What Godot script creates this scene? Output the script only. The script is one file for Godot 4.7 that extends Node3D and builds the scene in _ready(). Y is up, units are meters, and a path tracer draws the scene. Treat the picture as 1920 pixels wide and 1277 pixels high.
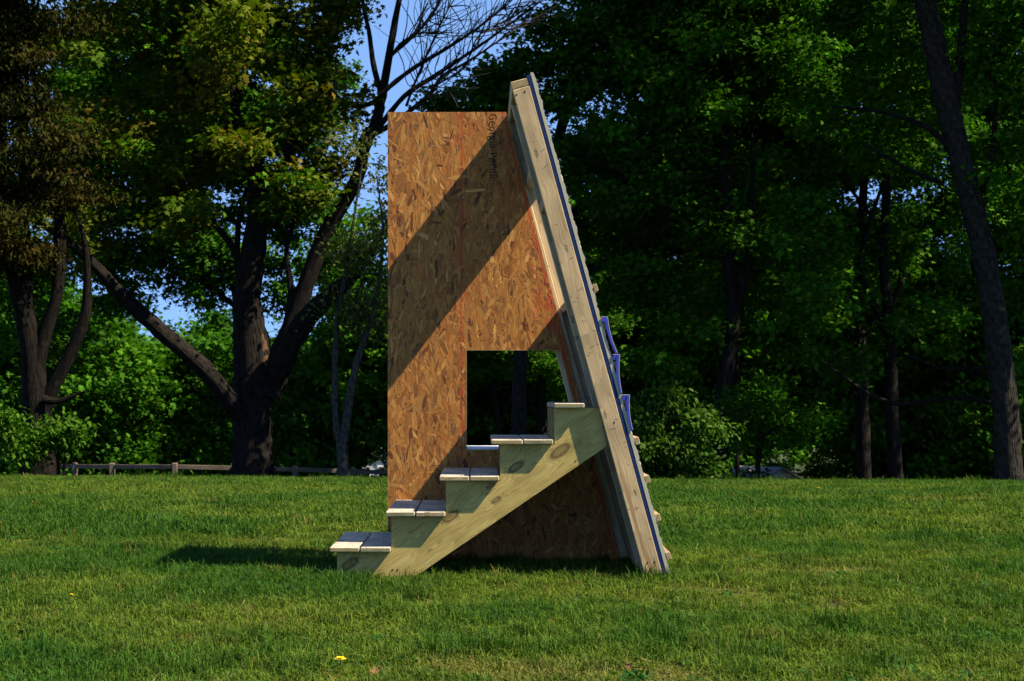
extends Node3D
# Lawn with a plywood-and-lumber stair and roof display, maples and woods behind.
# Metres, y up. The display's front plane is z = 0 and the camera stands 8.2 m in front of it.

const FOC := 3195.0      # focal length in pixels of the 1920-wide photograph
const VPX := 906.0       # vanishing point of the depth direction
const HOR := 735.0
const EYE := Vector3(0.0, 0.911, 8.2)
const CLAY := Color(0.30, 0.12, 0.05)

var M := {}
var rng := RandomNumberGenerator.new()
var bump_noise := FastNoiseLite.new()
var used := {}

# ------------------------------------------------------------------ helpers
func at(px: float, py: float, d: float) -> Vector3:
	# a measured direction and a distance give a point of the place
	return Vector3((px - VPX) * d / FOC, EYE.y + (HOR - py) * d / FOC, EYE.z - d)

func srgb(r: float, g: float, b: float) -> Color:
	return Color(r, g, b).linear_to_srgb()

func ground_y(x: float, z: float) -> float:
	var u: float = maxf(0.0, (EYE.z - z) - 9.5)
	var h: float
	if u < 24.0:
		h = -0.00174 * u * u
	else:
		h = -0.00174 * 576.0 - 0.0835 * 30.0 * (1.0 - exp(-(u - 24.0) / 30.0))
	var t: float = clampf(u / 15.0, 0.0, 1.0)
	h -= 0.0066 * x * t * t * exp(-absf(x) / 40.0)
	return h + 0.022 * bump_noise.get_noise_2d(x * 1.0, z * 1.0) * clampf((Vector2(x, z + 0.45).length() - 0.9) / 1.5, 0.0, 1.0)

func numbered(called: String) -> String:
	if not used.has(called):
		used[called] = 0
		return called
	used[called] += 1
	return "%s_%03d" % [called, used[called]]

func tag(o: Node, label: String, category: String, group := "") -> void:
	o.set_meta("label", label)
	o.set_meta("category", category)
	if group != "":
		o.set_meta("group", group)

func thing(called: String, label: String, category: String, pos := Vector3.ZERO, group := "") -> Node3D:
	var o := Node3D.new()
	o.name = numbered(called)
	add_child(o)
	o.position = pos
	tag(o, label, category, group)
	return o

func part(parent: Node, called: String, mesh: Mesh, mats: Array, xf := Transform3D.IDENTITY) -> MeshInstance3D:
	var o := MeshInstance3D.new()
	o.name = called
	o.mesh = mesh
	for i in mini(mats.size(), mesh.get_surface_count()):
		o.set_surface_override_material(i, mats[i])
	o.transform = xf
	parent.add_child(o, true)
	return o

func holder(parent: Node, called: String, pos := Vector3.ZERO) -> Node3D:
	var o := Node3D.new()
	o.name = called
	o.position = pos
	parent.add_child(o, true)
	return o

func new_st() -> SurfaceTool:
	var st := SurfaceTool.new()
	st.begin(Mesh.PRIMITIVE_TRIANGLES)
	return st

func tri(st: SurfaceTool, p: Array, n: Vector3, uv: Array) -> void:
	var order := [0, 1, 2]
	if (p[1] - p[0]).cross(p[2] - p[0]).dot(n) > 0.0:
		order = [0, 2, 1]
	for i in order:
		st.set_normal(n)
		st.set_uv(uv[i])
		st.add_vertex(p[i])

func quad(st: SurfaceTool, p: Array, n: Vector3, uv: Array) -> void:
	tri(st, [p[0], p[1], p[2]], n, [uv[0], uv[1], uv[2]])
	tri(st, [p[0], p[2], p[3]], n, [uv[0], uv[2], uv[3]])

# Chamfered board, length along x, height y, depth z, centred. Surface 0: long faces, surface 1: ends. uv in metres.
func board(l: float, h: float, w: float, ch := 0.003, uvo := Vector2.ZERO) -> ArrayMesh:
	var s0 := new_st()
	var s1 := new_st()
	var e := Vector3(l, h, w) * 0.5
	var I := e - Vector3(ch, ch, ch)
	var corner := func(sx, sy, sz, ax) -> Vector3:
		var v := Vector3(sx * I.x, sy * I.y, sz * I.z)
		v[ax] = [sx, sy, sz][ax] * e[ax]
		return v
	var uvf := func(p: Vector3, ax: int) -> Vector2:
		if ax == 0: return Vector2(p.z, p.y) + uvo
		if ax == 1: return Vector2(p.x, p.z) + uvo
		return Vector2(p.x, p.y + w) + uvo
	for ax in 3:
		for s in [-1, 1]:
			var n := Vector3.ZERO
			n[ax] = s
			var ps := []
			for q in [[-1, -1], [1, -1], [1, 1], [-1, 1]]:
				var sg := [0, 0, 0]
				sg[ax] = s
				sg[(ax + 1) % 3] = q[0]
				sg[(ax + 2) % 3] = q[1]
				ps.append(corner.call(sg[0], sg[1], sg[2], ax))
			quad(s1 if ax == 0 else s0, ps, n, ps.map(func(p): return uvf.call(p, ax)))
	for ax in 3:      # edges running along ax
		var b: int = (ax + 1) % 3
		var c: int = (ax + 2) % 3
		for sb in [-1, 1]:
			for sc in [-1, 1]:
				var ps := []
				for q in [[-1, b], [1, b], [1, c], [-1, c]]:
					var sg := [0, 0, 0]
					sg[ax] = q[0]
					sg[b] = sb
					sg[c] = sc
					ps.append(corner.call(sg[0], sg[1], sg[2], q[1]))
				var n := Vector3.ZERO
				n[b] = sb
				n[c] = sc
				var fa: int = 2 if ax == 0 else (1 if ax == 2 else 2)
				quad(s0, ps, n.normalized(), ps.map(func(p): return uvf.call(p, fa)))
	for sx in [-1, 1]:
		for sy in [-1, 1]:
			for sz in [-1, 1]:
				var ps := [corner.call(sx, sy, sz, 0), corner.call(sx, sy, sz, 1), corner.call(sx, sy, sz, 2)]
				tri(s0, ps, Vector3(sx, sy, sz).normalized(), ps.map(func(p): return uvf.call(p, 2)))
	var m := s0.commit()
	s1.commit(m)
	return m

# Extruded polygon (x, y) from z0 back to z1; convex pieces are given for the faces, the outline for the edges.
func slab(pieces: Array, outlines: Array, z0: float, z1: float, uvr := Transform2D.IDENTITY) -> ArrayMesh:
	var s0 := new_st()
	var s1 := new_st()
	for poly in pieces:
		for i in range(1, poly.size() - 1):
			var t := [poly[0], poly[i], poly[i + 1]]
			var uv := t.map(func(p): return uvr * p)
			tri(s0, t.map(func(p): return Vector3(p.x, p.y, z0)), Vector3(0, 0, 1), uv)
			tri(s0, t.map(func(p): return Vector3(p.x, p.y, z1)), Vector3(0, 0, -1), uv)
	for line in outlines:
		var area := 0.0
		for i in line.size():
			var a: Vector2 = line[i]
			var b: Vector2 = line[(i + 1) % line.size()]
			area += a.cross(b)
		for i in line.size():
			var a: Vector2 = line[i]
			var b: Vector2 = line[(i + 1) % line.size()]
			var n2: Vector2 = (b - a).orthogonal().normalized() * (-1.0 if area > 0 else 1.0)
			n2 = Vector2((b - a).y, -(b - a).x).normalized() * (1.0 if area > 0 else -1.0)
			var le: float = a.distance_to(b)
			quad(s1, [Vector3(a.x, a.y, z0), Vector3(b.x, b.y, z0), Vector3(b.x, b.y, z1), Vector3(a.x, a.y, z1)], Vector3(n2.x, n2.y, 0),
				[Vector2(0, 0), Vector2(le, 0), Vector2(le, z0 - z1), Vector2(0, z0 - z1)])
	var m := s0.commit()
	s1.commit(m)
	return m

# A tapering, slightly lumpy tube through points.
func tube(pts: Array, radii: Array, sides := 9, lump := 0.08, steps := 4, flare := 0.0, sd := 1) -> ArrayMesh:
	var P := []
	var R := []
	for i in pts.size() - 1:
		var a: Vector3 = pts[maxi(i - 1, 0)]
		var b: Vector3 = pts[i]
		var c: Vector3 = pts[i + 1]
		var d: Vector3 = pts[mini(i + 2, pts.size() - 1)]
		for k in steps:
			var t := float(k) / steps
			P.append(b.cubic_interpolate(c, a, d, t))
			R.append(lerpf(radii[i], radii[i + 1], t))
	P.append(pts[-1])
	R.append(radii[-1])
	var st := new_st()
	var side := Vector3.RIGHT
	var rows := []
	var v := 0.0
	for i in P.size():
		var dir: Vector3 = (P[mini(i + 1, P.size() - 1)] - P[maxi(i - 1, 0)]).normalized()
		side = (side - dir * side.dot(dir)).normalized()
		var other := dir.cross(side)
		if i > 0:
			v += P[i].distance_to(P[i - 1])
		var row := []
		for k in sides + 1:
			var a := TAU * (k % sides) / sides
			var r: float = R[i] * (1.0 + lump * bump_noise.get_noise_3d(cos(a) * 30.0 + sd * 77.0, sin(a) * 30.0, v * 40.0) * 2.0)
			if flare > 0.0 and v < flare * 2.5:
				var q := 1.0 - v / (flare * 2.5)
				r *= 1.0 + q * q * (0.38 + 0.25 * sin(a * 5.0 + sd))
			row.append([P[i] + (side * cos(a) + other * sin(a)) * r, side * cos(a) + other * sin(a), Vector2(float(k) / sides * maxf(1.0, roundf(TAU * R[0] / 0.45)), v / 0.9)])
		rows.append(row)
	for i in rows.size() - 1:
		for k in sides:
			for q in [[i, k], [i + 1, k], [i + 1, k + 1], [i, k], [i + 1, k + 1], [i, k + 1]]:
				var c: Array = rows[q[0]][q[1]]
				st.set_normal(c[1])
				st.set_uv(c[2])
				st.add_vertex(c[0])
	return st.commit()

func mat(called: String, albedo: Color, rough := 0.8) -> StandardMaterial3D:
	var m := StandardMaterial3D.new()
	m.resource_name = called
	m.albedo_color = albedo
	m.roughness = rough
	m.metallic_specular = 0.35
	return m

func noise_bytes(w: int, h: int, freq: float, sd: int, sx := 1, sy := 1, oct := 3) -> PackedByteArray:
	var n := FastNoiseLite.new()
	n.seed = sd
	n.noise_type = FastNoiseLite.TYPE_SIMPLEX_SMOOTH
	n.frequency = freq
	n.fractal_octaves = oct
	var im := n.get_image(maxi(4, w / sx), maxi(4, h / sy), false, false, true)
	im.convert(Image.FORMAT_L8)
	im.resize(w, h, Image.INTERPOLATE_CUBIC)
	return im.get_data()

# Sawn lumber: length along u. mm = millimetres per pixel; knots: [x, y, r] in metres; heart: [v0, v1, u0] band of brown heartwood
func lumber(called: String, lm: float, wm: float, mm: float, base: Color, late: Color, ring: float, sd: int, knots := [], green := 0.0, heart := [], scuffs := 0) -> StandardMaterial3D:
	var w := int(lm * 1000.0 / mm)
	var h := int(wm * 1000.0 / mm)
	var wave := noise_bytes(w, h, 0.03, sd, 14, 1, 2)
	var fibre := noise_bytes(w, h, 0.35, sd + 1, 40, 1, 2)
	var blot := noise_bytes(w, h, 0.012, sd + 2, 2, 1)
	var fine := noise_bytes(w, h, 0.4, sd + 3, 1, 1, 1)
	var data := PackedByteArray()
	data.resize(w * h * 3)
	var hi := PackedByteArray()
	hi.resize(w * h)
	var rp := ring / mm
	var kk := []
	for k in knots:
		kk.append([k[0] * 1000.0 / mm, k[1] * 1000.0 / mm, k[2] * 1000.0 / mm])
	for y in h:
		for x in w:
			var i := y * w + x
			var yy: float = y + (wave[i] - 128) * 0.075
			var dark := 0.0
			for k in kk:
				var dx: float = (x - k[0]) * 0.42
				var dy: float = y - k[1]
				var dist := sqrt(dx * dx + dy * dy)
				if dist < k[2] * 5.0:
					var g := exp(-dist * dist / (k[2] * k[2] * 3.2))
					yy = lerpf(yy, yy + signf(dy) * (k[2] * 2.2 - dist * 0.3), g)
					var e: float = dist + (fine[i] - 128) * 0.02
					if e < k[2]:
						dark = maxf(dark, 0.55 + 0.35 * smoothstep(k[2] * 0.55, k[2], e))
					else:
						dark = maxf(dark, 0.75 * exp(-(e - k[2]) / (k[2] * 0.22)))
			var ph := fposmod(yy / rp + (blot[i] - 128) * 0.006, 1.0)
			var s := pow(ph, 2.2) * (1.0 if ph < 0.93 else (1.0 - ph) / 0.07)
			s = clampf(s * 0.9 + (fibre[i] - 128) * 0.0022, 0.0, 1.0)
			var c := base.lerp(late, s)
			var b := 1.0 + (blot[i] - 128) * 0.0022 + (fine[i] - 128) * 0.0008
			c = Color(c.r * b, c.g * b, c.b * b)
			if green > 0.0:
				var gq := clampf((blot[i] - 120) / 70.0, 0.0, 1.0) * green
				c = c.lerp(Color(c.r * 0.66, c.g * 0.88, c.b * 1.1), gq)
			if heart.size() and x < w * 0.98:
				var v0: float = heart[0] * 1000.0 / mm + (wave[i] - 128) * 0.16
				var v1: float = heart[1] * 1000.0 / mm + (wave[i] - 128) * 0.1
				var u1: float = heart[2] * 1000.0 / mm
				var q := smoothstep(v0 - 4.0, v0 + 4.0, float(y)) * (1.0 - smoothstep(v1 - 4.0, v1 + 4.0, float(y))) * (1.0 - smoothstep(u1 - 120.0, u1 + 60.0, float(x) + fibre[i] * 0.5)) * smoothstep(w * 0.49, w * 0.52, float(x))
				c = c.lerp(Color(0.27, 0.145, 0.055), q * 0.7)
			c = c.lerp(Color(0.036, 0.022, 0.012), dark * 0.93)
			c = c.linear_to_srgb()
			data[i * 3] = clampi(int(c.r * 255.0), 0, 255)
			data[i * 3 + 1] = clampi(int(c.g * 255.0), 0, 255)
			data[i * 3 + 2] = clampi(int(c.b * 255.0), 0, 255)
			hi[i] = clampi(int(128 - s * 70.0 + (fibre[i] - 128) * 0.35 - dark * 40.0), 0, 255)
	var r2 := RandomNumberGenerator.new()
	r2.seed = sd
	for k in scuffs:      # dark handling marks across the board
		var x0 := r2.randi_range(0, w - 30)
		var y0 := r2.randi_range(0, h - 1)
		var n := r2.randi_range(3, 16)
		var sl := r2.randf_range(-0.6, 0.6)
		for j in n:
			var yy := y0 + j
			var xx := clampi(int(x0 + j * sl), 0, w - 2)
			if yy < h:
				for q in 2:
					var i3 := (yy * w + xx + q) * 3
					for ch in 3:
						data[i3 + ch] = int(data[i3 + ch] * 0.62)
	var m := mat(called, Color.WHITE, 0.78)
	m.albedo_texture = ImageTexture.create_from_image(Image.create_from_data(w, h, false, Image.FORMAT_RGB8, data))
	m.heightmap_enabled = true
	m.heightmap_texture = ImageTexture.create_from_image(Image.create_from_data(w, h, false, Image.FORMAT_L8, hi))
	m.heightmap_scale = 0.06
	m.uv1_scale = Vector3(1.0 / lm, 1.0 / wm, 1.0)
	m.metallic_specular = 0.3
	return m

# Oriented strand board: thousands of overlapping strands, mostly upright. uv in metres over 1.24 x 2.48.
func strand_board() -> StandardMaterial3D:
	var mm := 1.55
	var w := 800
	var h := 1600
	var data := PackedByteArray()
	data.resize(w * h * 3)
	var hi := PackedByteArray()
	hi.resize(w * h)
	var r := RandomNumberGenerator.new()
	r.seed = 4711
	var tones := [Color(0.33, 0.175, 0.048), Color(0.31, 0.16, 0.044), Color(0.35, 0.195, 0.058), Color(0.29, 0.142, 0.038), Color(0.32, 0.185, 0.06), Color(0.26, 0.115, 0.03), Color(0.37, 0.225, 0.082), Color(0.34, 0.16, 0.04)]
	for i in w * h:
		data[i * 3] = 120
		data[i * 3 + 1] = 82
		data[i * 3 + 2] = 45
		hi[i] = 90
	for k in 12500:
		var big := r.randf() < 0.62
		var le := r.randf_range(24.0, 72.0) if big else r.randf_range(8.0, 34.0)
		var wi := r.randf_range(3.5, 16.0) if big else r.randf_range(1.2, 3.6)
		var an := r.randfn(0.0, 0.33)
		if r.randf() < 0.2:
			an = r.randf_range(-1.5, 1.5)
		var c: Color = tones[r.randi() % tones.size()]
		var bright := r.randf_range(0.76, 1.2)
		if r.randf() < 0.05:
			c = Color(0.11, 0.045, 0.016)
		elif r.randf() < 0.05:
			c = Color(0.46, 0.31, 0.13)
		c = Color(c.r * bright, c.g * bright, c.b * bright)
		var cx := r.randf_range(0, w)
		var cy := r.randf_range(0, h)
		var dx := sin(an)
		var dy := cos(an)
		var top := r.randi_range(90, 200)
		var ex := int(absf(dx) * le * 0.5 + absf(dy) * wi * 0.5) + 1
		var ey := int(absf(dy) * le * 0.5 + absf(dx) * wi * 0.5) + 1
		var streak := r.randf_range(0.9, 1.8)
		for y in range(maxi(0, int(cy) - ey), mini(h, int(cy) + ey)):
			for x in range(maxi(0, int(cx) - ex), mini(w, int(cx) + ex)):
				var a := (x - cx) * dx + (y - cy) * dy
				var b := (x - cx) * dy - (y - cy) * dx
				var ta: float = absf(a) / (le * 0.5)
				if absf(b) < wi * 0.5 * (1.0 - ta * ta * 0.5) and ta < 1.0:
					var f := 1.0 + 0.1 * sin(b * streak + k) + 0.05 * sin(a * 0.4 + b)
					if absf(b) > wi * 0.5 - 1.0:
						f *= 0.8
					var i := y * w + x
					data[i * 3] = clampi(int(255.0 * pow(c.r * f * 1.14, 0.4545)), 0, 255)
					data[i * 3 + 1] = clampi(int(255.0 * pow(c.g * f * 0.9, 0.4545)), 0, 255)
					data[i * 3 + 2] = clampi(int(255.0 * pow(c.b * f * 0.55, 0.4545)), 0, 255)
					hi[i] = clampi(top + int(8.0 * sin(b * streak + k)), 0, 255)
	# red chalk: a snapped upright line, a line beside the slanted edge, and dust round them
	var dust := noise_bytes(w, h, 0.02, 88, 1, 2)
	var grit := noise_bytes(w, h, 0.5, 89, 1, 1, 1)
	for y in h:
		var yw := 2.48 * (1.0 - float(y) / h)
		var lines := [[-0.226 + 0.003 * sin(yw * 3.0), 0.0042, 0.62], [0.610 - 0.2551 * yw, 0.006, 0.6]]
		for x in w:
			var xw := -0.62 + 1.24 * float(x) / w
			var i := y * w + x
			var q := 0.0
			for l in lines:
				var dd: float = absf(xw - l[0])
				if dd < 0.13:
					q = maxf(q, l[2] * (1.0 - smoothstep(l[1] * 0.5, l[1] * 1.25, dd)) * (0.55 + grit[i] / 300.0))
					q = maxf(q, 0.36 * exp(-dd / 0.045) * clampf((dust[i] - 118) / 70.0, 0.0, 1.0) * (0.4 + grit[i] / 255.0))
			if xw > 0.08 and yw < 2.0 and yw > 1.05:
				q = maxf(q, 0.5 * clampf((dust[i] - 96) / 60.0, 0.0, 1.0) * (0.3 + grit[i] / 230.0) * smoothstep(0.08, 0.30, xw))
			if q > 0.0:
				data[i * 3] = int(lerpf(data[i * 3], 178, q))
				data[i * 3 + 1] = int(lerpf(data[i * 3 + 1], 48, q))
				data[i * 3 + 2] = int(lerpf(data[i * 3 + 2], 28, q))
	# worn mill stamp: rows of broken ink dashes that can no longer be read
	for blk in [[-0.10, 1.50, 0.05, 0.11], [-0.02, 1.48, 0.06, 0.13], [-0.10, 1.17, 0.06, 0.16], [-0.02, 1.20, 0.05, 0.14], [-0.105, 1.86, 0.06, 0.12], [-0.03, 1.70, 0.05, 0.26]]:
		for k in 26:
			var bx: float = blk[0] + (k % 4) * blk[2] / 4.0
			var by: float = blk[1] + r.randf() * blk[3]
			var x0 := int((bx + 0.62) / 1.24 * w)
			var y0 := int((1.0 - by / 2.48) * h)
			var up := r.randf() < 0.55
			for j in r.randi_range(4, 9):
				for q in 2:
					var xx := x0 + (q if up else j)
					var yy := y0 + (j if up else q)
					if xx >= 0 and xx < w and yy >= 0 and yy < h and grit[yy * w + xx] > 105:
						for ch in 3:
							data[(yy * w + xx) * 3 + ch] = int(data[(yy * w + xx) * 3 + ch] * 0.5)
	var m := mat("strand board", Color.WHITE, 0.62)
	m.albedo_texture = ImageTexture.create_from_image(Image.create_from_data(w, h, false, Image.FORMAT_RGB8, data))
	m.heightmap_enabled = true
	m.heightmap_texture = ImageTexture.create_from_image(Image.create_from_data(w, h, false, Image.FORMAT_L8, hi))
	m.heightmap_scale = 0.16
	m.uv1_scale = Vector3(1.0 / 1.24, -1.0 / 2.48, 1.0)
	m.uv1_offset = Vector3(0.5, 1.0, 0.0)
	return m

func bark(called: String, lo: Color, hi: Color, sd: int, scale := 1.0) -> StandardMaterial3D:
	var n := FastNoiseLite.new()
	n.seed = sd
	n.frequency = 0.045
	n.fractal_octaves = 4
	n.fractal_type = FastNoiseLite.FRACTAL_RIDGED
	n.frequency = 0.035
	var a := n.get_seamless_image(256, 26, false, false, 0.1, true)
	a.convert(Image.FORMAT_L8)
	a.resize(256, 512, Image.INTERPOLATE_CUBIC)
	n.seed = sd + 1
	n.frequency = 0.01
	n.fractal_type = FastNoiseLite.FRACTAL_FBM
	var b := n.get_seamless_image(256, 512, false, false, 0.1, true)
	b.convert(Image.FORMAT_L8)
	var da := a.get_data()
	var db := b.get_data()
	var out := PackedByteArray()
	out.resize(256 * 512 * 3)
	for i in 256 * 512:
		var t := smoothstep(0.05, 0.95, da[i] / 255.0 * 0.7 + 0.1 + (db[i] - 128) / 420.0)
		var c := lo.lerp(hi, t).linear_to_srgb()
		out[i * 3] = int(c.r * 255)
		out[i * 3 + 1] = int(c.g * 255)
		out[i * 3 + 2] = int(c.b * 255)
	var m := mat(called, Color.WHITE, 0.95)
	m.albedo_texture = ImageTexture.create_from_image(Image.create_from_data(256, 512, false, Image.FORMAT_RGB8, out))
	m.heightmap_enabled = true
	m.heightmap_texture = ImageTexture.create_from_image(a)
	m.heightmap_scale = 3.4
	m.uv1_scale = Vector3(scale, scale, 1.0)
	m.metallic_specular = 0.2
	return m

func leaf_mat(called: String, back: Color) -> StandardMaterial3D:
	var m := mat(called, Color.WHITE, 0.7)
	m.vertex_color_use_as_albedo = true
	m.backlight_enabled = true
	m.backlight = back
	m.cull_mode = BaseMaterial3D.CULL_DISABLED
	m.metallic_specular = 0.16
	return m

# ------------------------------------------------------------------ foliage meshes
func leaf(st: SurfaceTool, c: Vector3, b: Basis, s: float, lobes: Array, droop: float) -> void:
	var n := lobes.size()
	var pts := []
	for i in n:
		var a := TAU * i / n
		var p := Vector3(sin(a) * lobes[i], 0.0, cos(a) * lobes[i]) * s
		p.y = -droop * s * (lobes[i] * lobes[i]) + 0.10 * s * absf(sin(a)) * lobes[i]
		pts.append(c + b * p)
	for i in n:
		var p0: Vector3 = pts[i]
		var p1: Vector3 = pts[(i + 1) % n]
		var nn := (p1 - c).cross(p0 - c).normalized()
		for v in [c, p0, p1]:
			st.set_normal(nn)
			st.add_vertex(v)

func leaf_cluster(sd: int, count: int, radius: float, size: float, lobes: Array, flat := 0.7) -> ArrayMesh:
	var r := RandomNumberGenerator.new()
	r.seed = sd
	var st := new_st()
	for k in count:
		var p := Vector3(r.randfn(0, 0.45), r.randfn(0, 0.45) * flat, r.randfn(0, 0.45)) * radius
		var b := Basis(Vector3.UP, r.randf() * TAU) * Basis(Vector3.RIGHT, r.randf_range(0.1, 1.15)) * Basis(Vector3.FORWARD, r.randfn(0, 0.35))
		leaf(st, p, b, size * r.randf_range(0.65, 1.2), lobes, r.randf_range(0.05, 0.35))
	return st.commit()

func spray_cluster(sd: int, count: int, le: float, droop: float, wi := 0.02) -> ArrayMesh:
	# cedar: thin drooping sprays of scale leaves
	var r := RandomNumberGenerator.new()
	r.seed = sd
	var st := new_st()
	for k in count:
		var a := r.randf() * TAU
		var p := Vector3(r.randfn(0, 0.16), r.randfn(0, 0.10), r.randfn(0, 0.16))
		var dir := Vector3(cos(a), r.randf_range(-droop, 0.25), sin(a)).normalized()
		var across := dir.cross(Vector3(r.randfn(0, 1), r.randfn(0, 1), r.randfn(0, 1))).normalized()
		var l := le * r.randf_range(0.5, 1.2)
		var w := wi * r.randf_range(0.6, 1.3)
		for q in [[0.0, 0.5, 1.0], [0.5, 1.0, 0.3]]:
			var p0: Vector3 = p + dir * l * q[0] + Vector3.DOWN * l * q[0] * q[0] * 0.4
			var p1: Vector3 = p + dir * l * q[1] + Vector3.DOWN * l * q[1] * q[1] * 0.4
			var tri_pts := [p0 - across * w * q[2] * 0.5, p1, p0 + across * w * q[2]]
			var nn: Vector3 = (tri_pts[2] - tri_pts[0]).cross(tri_pts[1] - tri_pts[0]).normalized()
			for v in tri_pts:
				st.set_normal(nn)
				st.add_vertex(v)
	return st.commit()

func grass_tuft(sd: int, count: int, rad: float, hmin: float, hmax: float, wid: float, lean: float) -> ArrayMesh:
	var r := RandomNumberGenerator.new()
	r.seed = sd
	var st := new_st()
	for k in count:
		var p := Vector3(r.randf_range(-rad, rad), -0.004, r.randf_range(-rad, rad))
		var a := r.randf() * TAU
		var out := Vector3(cos(a), 0, sin(a))
		var across := Vector3(-sin(a), 0, cos(a)).rotated(Vector3.UP, r.randfn(0, 0.5))
		var h := r.randf_range(hmin, hmax)
		var w := wid * r.randf_range(0.7, 1.3)
		var ln := r.randf_range(0.15, lean)
		var m: Vector3 = p + out * h * ln * 0.35 + Vector3.UP * h * 0.6
		var t: Vector3 = p + out * h * ln * 1.1 + Vector3.UP * h * (1.0 - ln * 0.35)
		var quads := [[p - across * w * 0.4, m - across * w * 0.5, m + across * w * 0.5], [p - across * w * 0.4, m + across * w * 0.5, p + across * w * 0.4], [m - across * w * 0.5, t, m + across * w * 0.5]]
		var tint := 0.4 + 1.5 * pow(r.randf(), 1.4)
		var warm := 1.0 + maxf(0.0, r.randfn(0.0, 0.2))
		for q in quads:
			var nn: Vector3 = (q[2] - q[0]).cross(q[1] - q[0]).normalized()
			for v in q:
				st.set_normal(nn)
				st.set_color(Color(tint * warm, tint, tint))
				st.add_vertex(v)
	return st.commit()

func copies(parent: Node, called: String, mesh: Mesh, m: Material, xfs: Array, cols: PackedColorArray) -> MultiMeshInstance3D:
	var mm := MultiMesh.new()
	mm.transform_format = MultiMesh.TRANSFORM_3D
	mm.use_colors = true
	mm.mesh = mesh
	mm.instance_count = xfs.size()
	for i in xfs.size():
		mm.set_instance_transform(i, xfs[i])
		mm.set_instance_color(i, cols[i])
	var o := MultiMeshInstance3D.new()
	o.name = called
	o.multimesh = mm
	o.material_override = m
	o.set_meta("kind", "stuff")
	parent.add_child(o, true)
	return o

# blobs: [centre, radii, density factor]; clumps of leaf clusters spread through each blob
func foliage(parent: Node3D, called: String, mesh: Mesh, m: Material, blobs: Array, per: float, clump: float, palette: Array, sd: int, sc := 1.0) -> MultiMeshInstance3D:
	var r := RandomNumberGenerator.new()
	r.seed = sd
	var xfs := []
	var cols := PackedColorArray()
	var org: Vector3 = parent.position
	for b in blobs:
		var rad: Vector3 = b[1]
		var vol: float = 4.19 * rad.x * rad.y * rad.z
		var f: float = b[2] if b.size() > 2 else 1.0
		var n := maxi(2, int(vol * per * f / 15.0))
		for k in n:
			var dir := Vector3(r.randfn(0, 1), r.randfn(0, 1), r.randfn(0, 1)).normalized()
			var q: Vector3 = b[0] + dir * rad * pow(r.randf_range(0.12, 1.0), 0.4)
			var tone: Color = palette[r.randi() % palette.size()]
			var lum := r.randf_range(0.75, 1.2)
			var cs := clump * r.randf_range(0.7, 1.25)
			for j in r.randi_range(10, 20):
				var p := q + Vector3(r.randfn(0, 0.52), r.randfn(0, 0.27), r.randfn(0, 0.52)) * cs
				var s := sc * r.randf_range(0.75, 1.2)
				xfs.append(Transform3D(Basis(Vector3.UP, r.randf() * TAU) * Basis(Vector3.RIGHT, r.randfn(0, 0.3)).scaled(Vector3(s, s, s)), p - org))
				var v := lum * r.randf_range(0.8, 1.2)
				if r.randf() < 0.35:
					tone = palette[r.randi() % palette.size()]
				cols.append(Color(tone.r * v, tone.g * v, tone.b * v))
	return copies(parent, called, mesh, m, xfs, cols)

func wood(parent: Node3D, called: String, m: Material, line: Array, sides := 9, lump := 0.08, flare := 0.0, sd := 1) -> MeshInstance3D:
	# line: [world point, radius] pairs
	var pts := []
	var rad := []
	for e in line:
		pts.append(e[0] - parent.position)
		rad.append(e[1])
	return part(parent, called, tube(pts, rad, sides, lump, 5, flare, sd), [m])

func pl(d: float, list: Array) -> Array:
	# [px, py, radius m, extra depth] -> [point, radius]
	var o := []
	for e in list:
		o.append([at(e[0], e[1], d + (e[3] if e.size() > 3 else 0.0)), e[2]])
	return o

func bl(d: float, list: Array) -> Array:
	# [px, py, rx px, ry px, extra depth, density] -> blob
	var o := []
	for e in list:
		var dd: float = d + (e[4] if e.size() > 4 else 0.0)
		var k := dd / FOC
		o.append([at(e[0], e[1], dd), Vector3(e[2] * k, e[3] * k, (e[2] + e[3]) * 0.5 * k), e[5] if e.size() > 5 else 1.0])
	return o

func base_at(px: float, d: float) -> Vector3:
	var p := at(px, 900, d)
	p.y = ground_y(p.x, p.z)
	return p

# ------------------------------------------------------------------ scene
func _ready() -> void:
	rng.seed = 20240521
	bump_noise.seed = 5
	bump_noise.frequency = 0.35
	set_camera_and_light()
	make_materials()
	build_ground()
	build_display()
	build_trees()
	build_woods()
	build_fence_and_houses()
	build_lawn_things()
	build_grass()

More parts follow.
